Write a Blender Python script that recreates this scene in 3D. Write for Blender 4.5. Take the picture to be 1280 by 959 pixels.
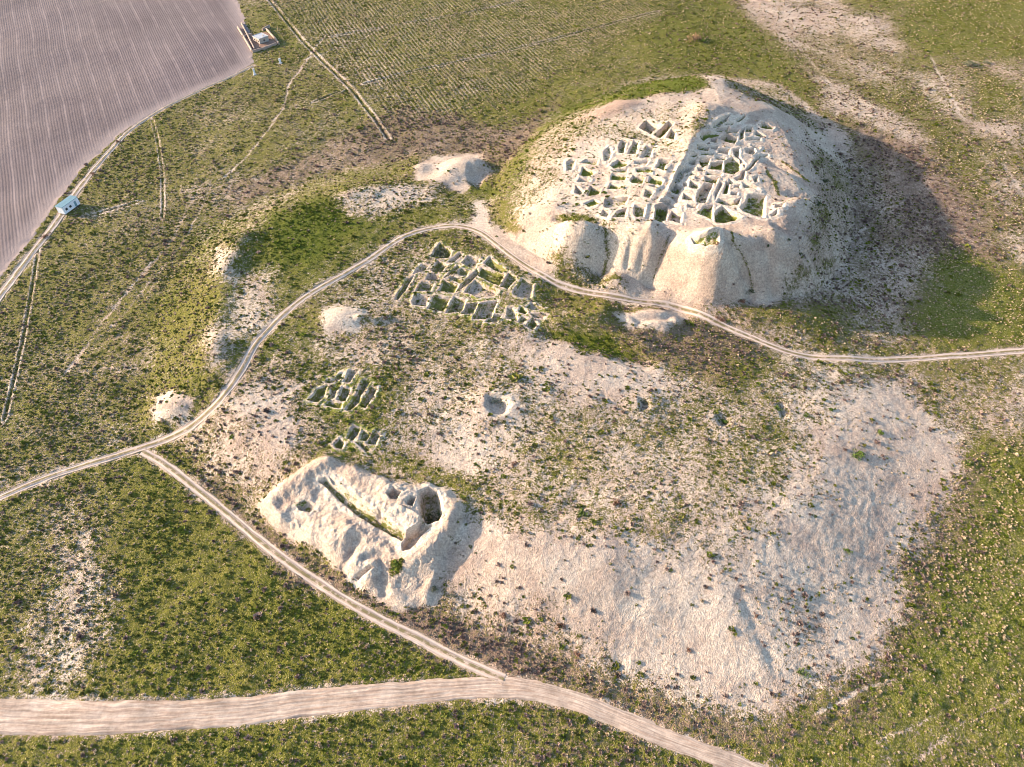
"""Aerial view of an excavated desert mound: citadel hill with dug rooms, lower mound, tracks, ploughed field."""
import bpy, bmesh, math, random
import numpy as np

for o in list(bpy.data.objects): bpy.data.objects.remove(o)
scene = bpy.context.scene
col = scene.collection

# ---------------------------------------------------------------- camera
CAM_H = 140.0
PITCH = 48.0                                   # degrees below the horizon
cam = bpy.data.cameras.new('camera'); cam_ob = bpy.data.objects.new('camera', cam); col.objects.link(cam_ob)
cam.sensor_width = 36.0; cam.lens = 36.0 * 853.0 / 1280.0; cam.clip_start = 1.0; cam.clip_end = 20000
cam_ob.location = (0, 0, CAM_H); cam_ob.rotation_euler = (math.radians(90 - PITCH), 0, 0)
scene.camera = cam_ob

# ---------------------------------------------------------------- sky, sun, exposure
SUN_EL, SUN_AZ = 15.8, 167.0                   # azimuth of the sun seen from above, counter-clockwise from +x
world = bpy.data.worlds.new('World'); scene.world = world; world.use_nodes = True
wn = world.node_tree
sky = wn.nodes.new('ShaderNodeTexSky'); sky.sky_type = 'NISHITA'; sky.sun_disc = False
sky.sun_elevation = math.radians(SUN_EL); sky.sun_rotation = math.radians(90 - SUN_AZ)
sky.air_density = 1.0; sky.dust_density = 1.5; sky.ozone_density = 2.0
wn.links.new(sky.outputs[0], wn.nodes['Background'].inputs[0])
wn.nodes['Background'].inputs[1].default_value = 0.15
sun = bpy.data.lights.new('sun', 'SUN'); sun_ob = bpy.data.objects.new('sun', sun); col.objects.link(sun_ob)
sun.energy = 4.0; sun.angle = math.radians(1.0); sun.color = (1.0, 0.81, 0.63)
sun_ob.rotation_euler = (math.radians(90 - SUN_EL), 0, math.radians(SUN_AZ + 90)); sun_ob.location = (-200, 80, 200)
vs = scene.view_settings
vs.view_transform = 'Standard'; vs.look = 'None'; vs.gamma = 1.0; vs.use_curve_mapping = False
vs.exposure = 1.98
scene.cycles.filter_width = 0.9
scene.cycles.max_bounces = 4; scene.cycles.diffuse_bounces = 2; scene.cycles.glossy_bounces = 1

# ---------------------------------------------------------------- terrain maths (all in metres, plan view)
def _hash(ix, iy, seed):
    h = (ix.astype(np.int64) * 374761393 + iy.astype(np.int64) * 668265263 + seed * 1442695041) & 0xFFFFFFFF
    h = ((h ^ (h >> 13)) * 1274126177) & 0xFFFFFFFF
    h = (h ^ (h >> 16)) & 0xFFFFFF
    return h / float(0xFFFFFF)

def vnoise(x, y, s, seed=0):
    x = x / s; y = y / s
    ix = np.floor(x); iy = np.floor(y)
    fx = x - ix; fy = y - iy
    fx = fx * fx * fx * (fx * (fx * 6 - 15) + 10); fy = fy * fy * fy * (fy * (fy * 6 - 15) + 10)
    a = _hash(ix, iy, seed); b = _hash(ix + 1, iy, seed); c = _hash(ix, iy + 1, seed); d = _hash(ix + 1, iy + 1, seed)
    return (a + (b - a) * fx) * (1 - fy) + (c + (d - c) * fx) * fy

def fbm(x, y, s, octaves=3, seed=0):
    t = 0.0; a = 0.5; n = 0.0
    for k in range(octaves):
        c, sn = math.cos(0.6 + k), math.sin(0.6 + k)
        t = t + a * vnoise(c * x - sn * y, sn * x + c * y, s, seed + 17 * k); n += a
        s *= 0.5; a *= 0.5
    return t / n - 0.5

def sstep(a, b, v):
    t = np.clip((v - a) / (b - a), 0, 1)
    return t * t * (3 - 2 * t)

def inside(x, y, P):
    r = np.zeros(x.shape, bool)
    n = len(P)
    for i in range(n):
        x0, y0 = P[i]; x1, y1 = P[(i + 1) % n]
        if y0 == y1: continue
        r ^= ((y0 > y) != (y1 > y)) & (x < (x1 - x0) * (y - y0) / (y1 - y0) + x0)
    return r

def dist_line(x, y, P, closed=False):
    d = np.full(x.shape, 1e9)
    n = len(P)
    for i in range(n if closed else n - 1):
        x0, y0 = P[i]; x1, y1 = P[(i + 1) % n]
        dx, dy = x1 - x0, y1 - y0
        t = np.clip(((x - x0) * dx + (y - y0) * dy) / max(dx * dx + dy * dy, 1e-9), 0, 1)
        d = np.minimum(d, (x - x0 - t * dx) ** 2 + (y - y0 - t * dy) ** 2)
    return np.sqrt(d)

def sdist(x, y, P):
    d = dist_line(x, y, P, True)
    return np.where(inside(x, y, P), d, -d)      # positive inside

def bbox_sel(x, y, P, m):
    a = np.asarray(P)
    return np.nonzero((x > a[:, 0].min() - m) & (x < a[:, 0].max() + m) & (y > a[:, 1].min() - m) & (y < a[:, 1].max() + m))[0]

def mound_t(x, y, base, top):
    t = np.zeros(x.shape)
    s = bbox_sel(x, y, base, 1)
    xs, ys = x[s], y[s]
    db = sdist(xs, ys, base); dt = -sdist(xs, ys, top)
    db = np.maximum(db, 0); dt = np.maximum(dt, 0)
    v = db / (db + dt + 1e-6)
    t[s] = v
    return t

def cit_plane(x, y):
    return np.interp(x, [5, 20, 58, 78, 105], [14.5, 15.8, 19.8, 20.2, 17.0]) + 0.012 * np.clip(y - 205, -60, 80)

def height0(x, y, D, parts=False):
    """the undug surface: plain, lower mound, citadel, heaps, banks and hollows"""
    far = np.clip((np.hypot(x, y - 200) - 600) / 2500, 0, 1)
    h = fbm(x, y, 70, 3, 3) * 1.6 + far * fbm(x, y, 900, 3, 5) * 30
    tl = mound_t(x, y, D['low_base'], D['low_top'])
    h = h + (D['z_low'] - 0.040 * np.clip(x - 20, 0, 85)) * (0.45 * tl + 0.55 * tl * tl * (3 - 2 * tl))
    h = h + tl * (fbm(x, y, 38, 3, 9) * 1.1)
    tc = mound_t(x, y, D['cit_base'], D['cit_top'])
    pr = 0.55 * tc * (2 - tc) + 0.45 * tc * tc * (3 - 2 * tc)
    h = h + pr * (cit_plane(x, y) - h)
    mid = 4 * tc * (1 - tc)
    h = h + mid * fbm(x, y, 14, 3, 21) * 2.4 + tc * fbm(x, y, 18, 3, 22) * 1.6
    for bx, by, rx, ry, rot, hh, p in D['bumps']:
        m = 3 * max(rx, ry)
        s = np.nonzero((np.abs(x - bx) < m) & (np.abs(y - by) < m))[0]
        c, sn = math.cos(rot), math.sin(rot)
        u = ((x[s] - bx) * c + (y[s] - by) * sn) / rx; v = (-(x[s] - bx) * sn + (y[s] - by) * c) / ry
        w = 1 + 0.5 * fbm(x[s], y[s], max(rx, ry) * 0.9, 2, int(bx * 7) % 97)
        h[s] += hh * np.exp(-((u * u + v * v) * w) ** p)
    for P, wd, hh in D['ridges']:
        s = bbox_sel(x, y, P, wd * 3)
        d = dist_line(x[s], y[s], P) * (1 + 0.5 * fbm(x[s], y[s], 5, 2, 31))
        h[s] += hh * np.exp(-(d / wd) ** 2)
    for P, dep, fe in D['basins']:
        s = bbox_sel(x, y, P, fe + 2)
        d = sdist(x[s], y[s], P) + fbm(x[s], y[s], 4, 2, 33) * fe * 0.8
        h[s] -= dep * sstep(-fe, fe, d)
    if parts: return h, tl, tc
    return h


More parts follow.
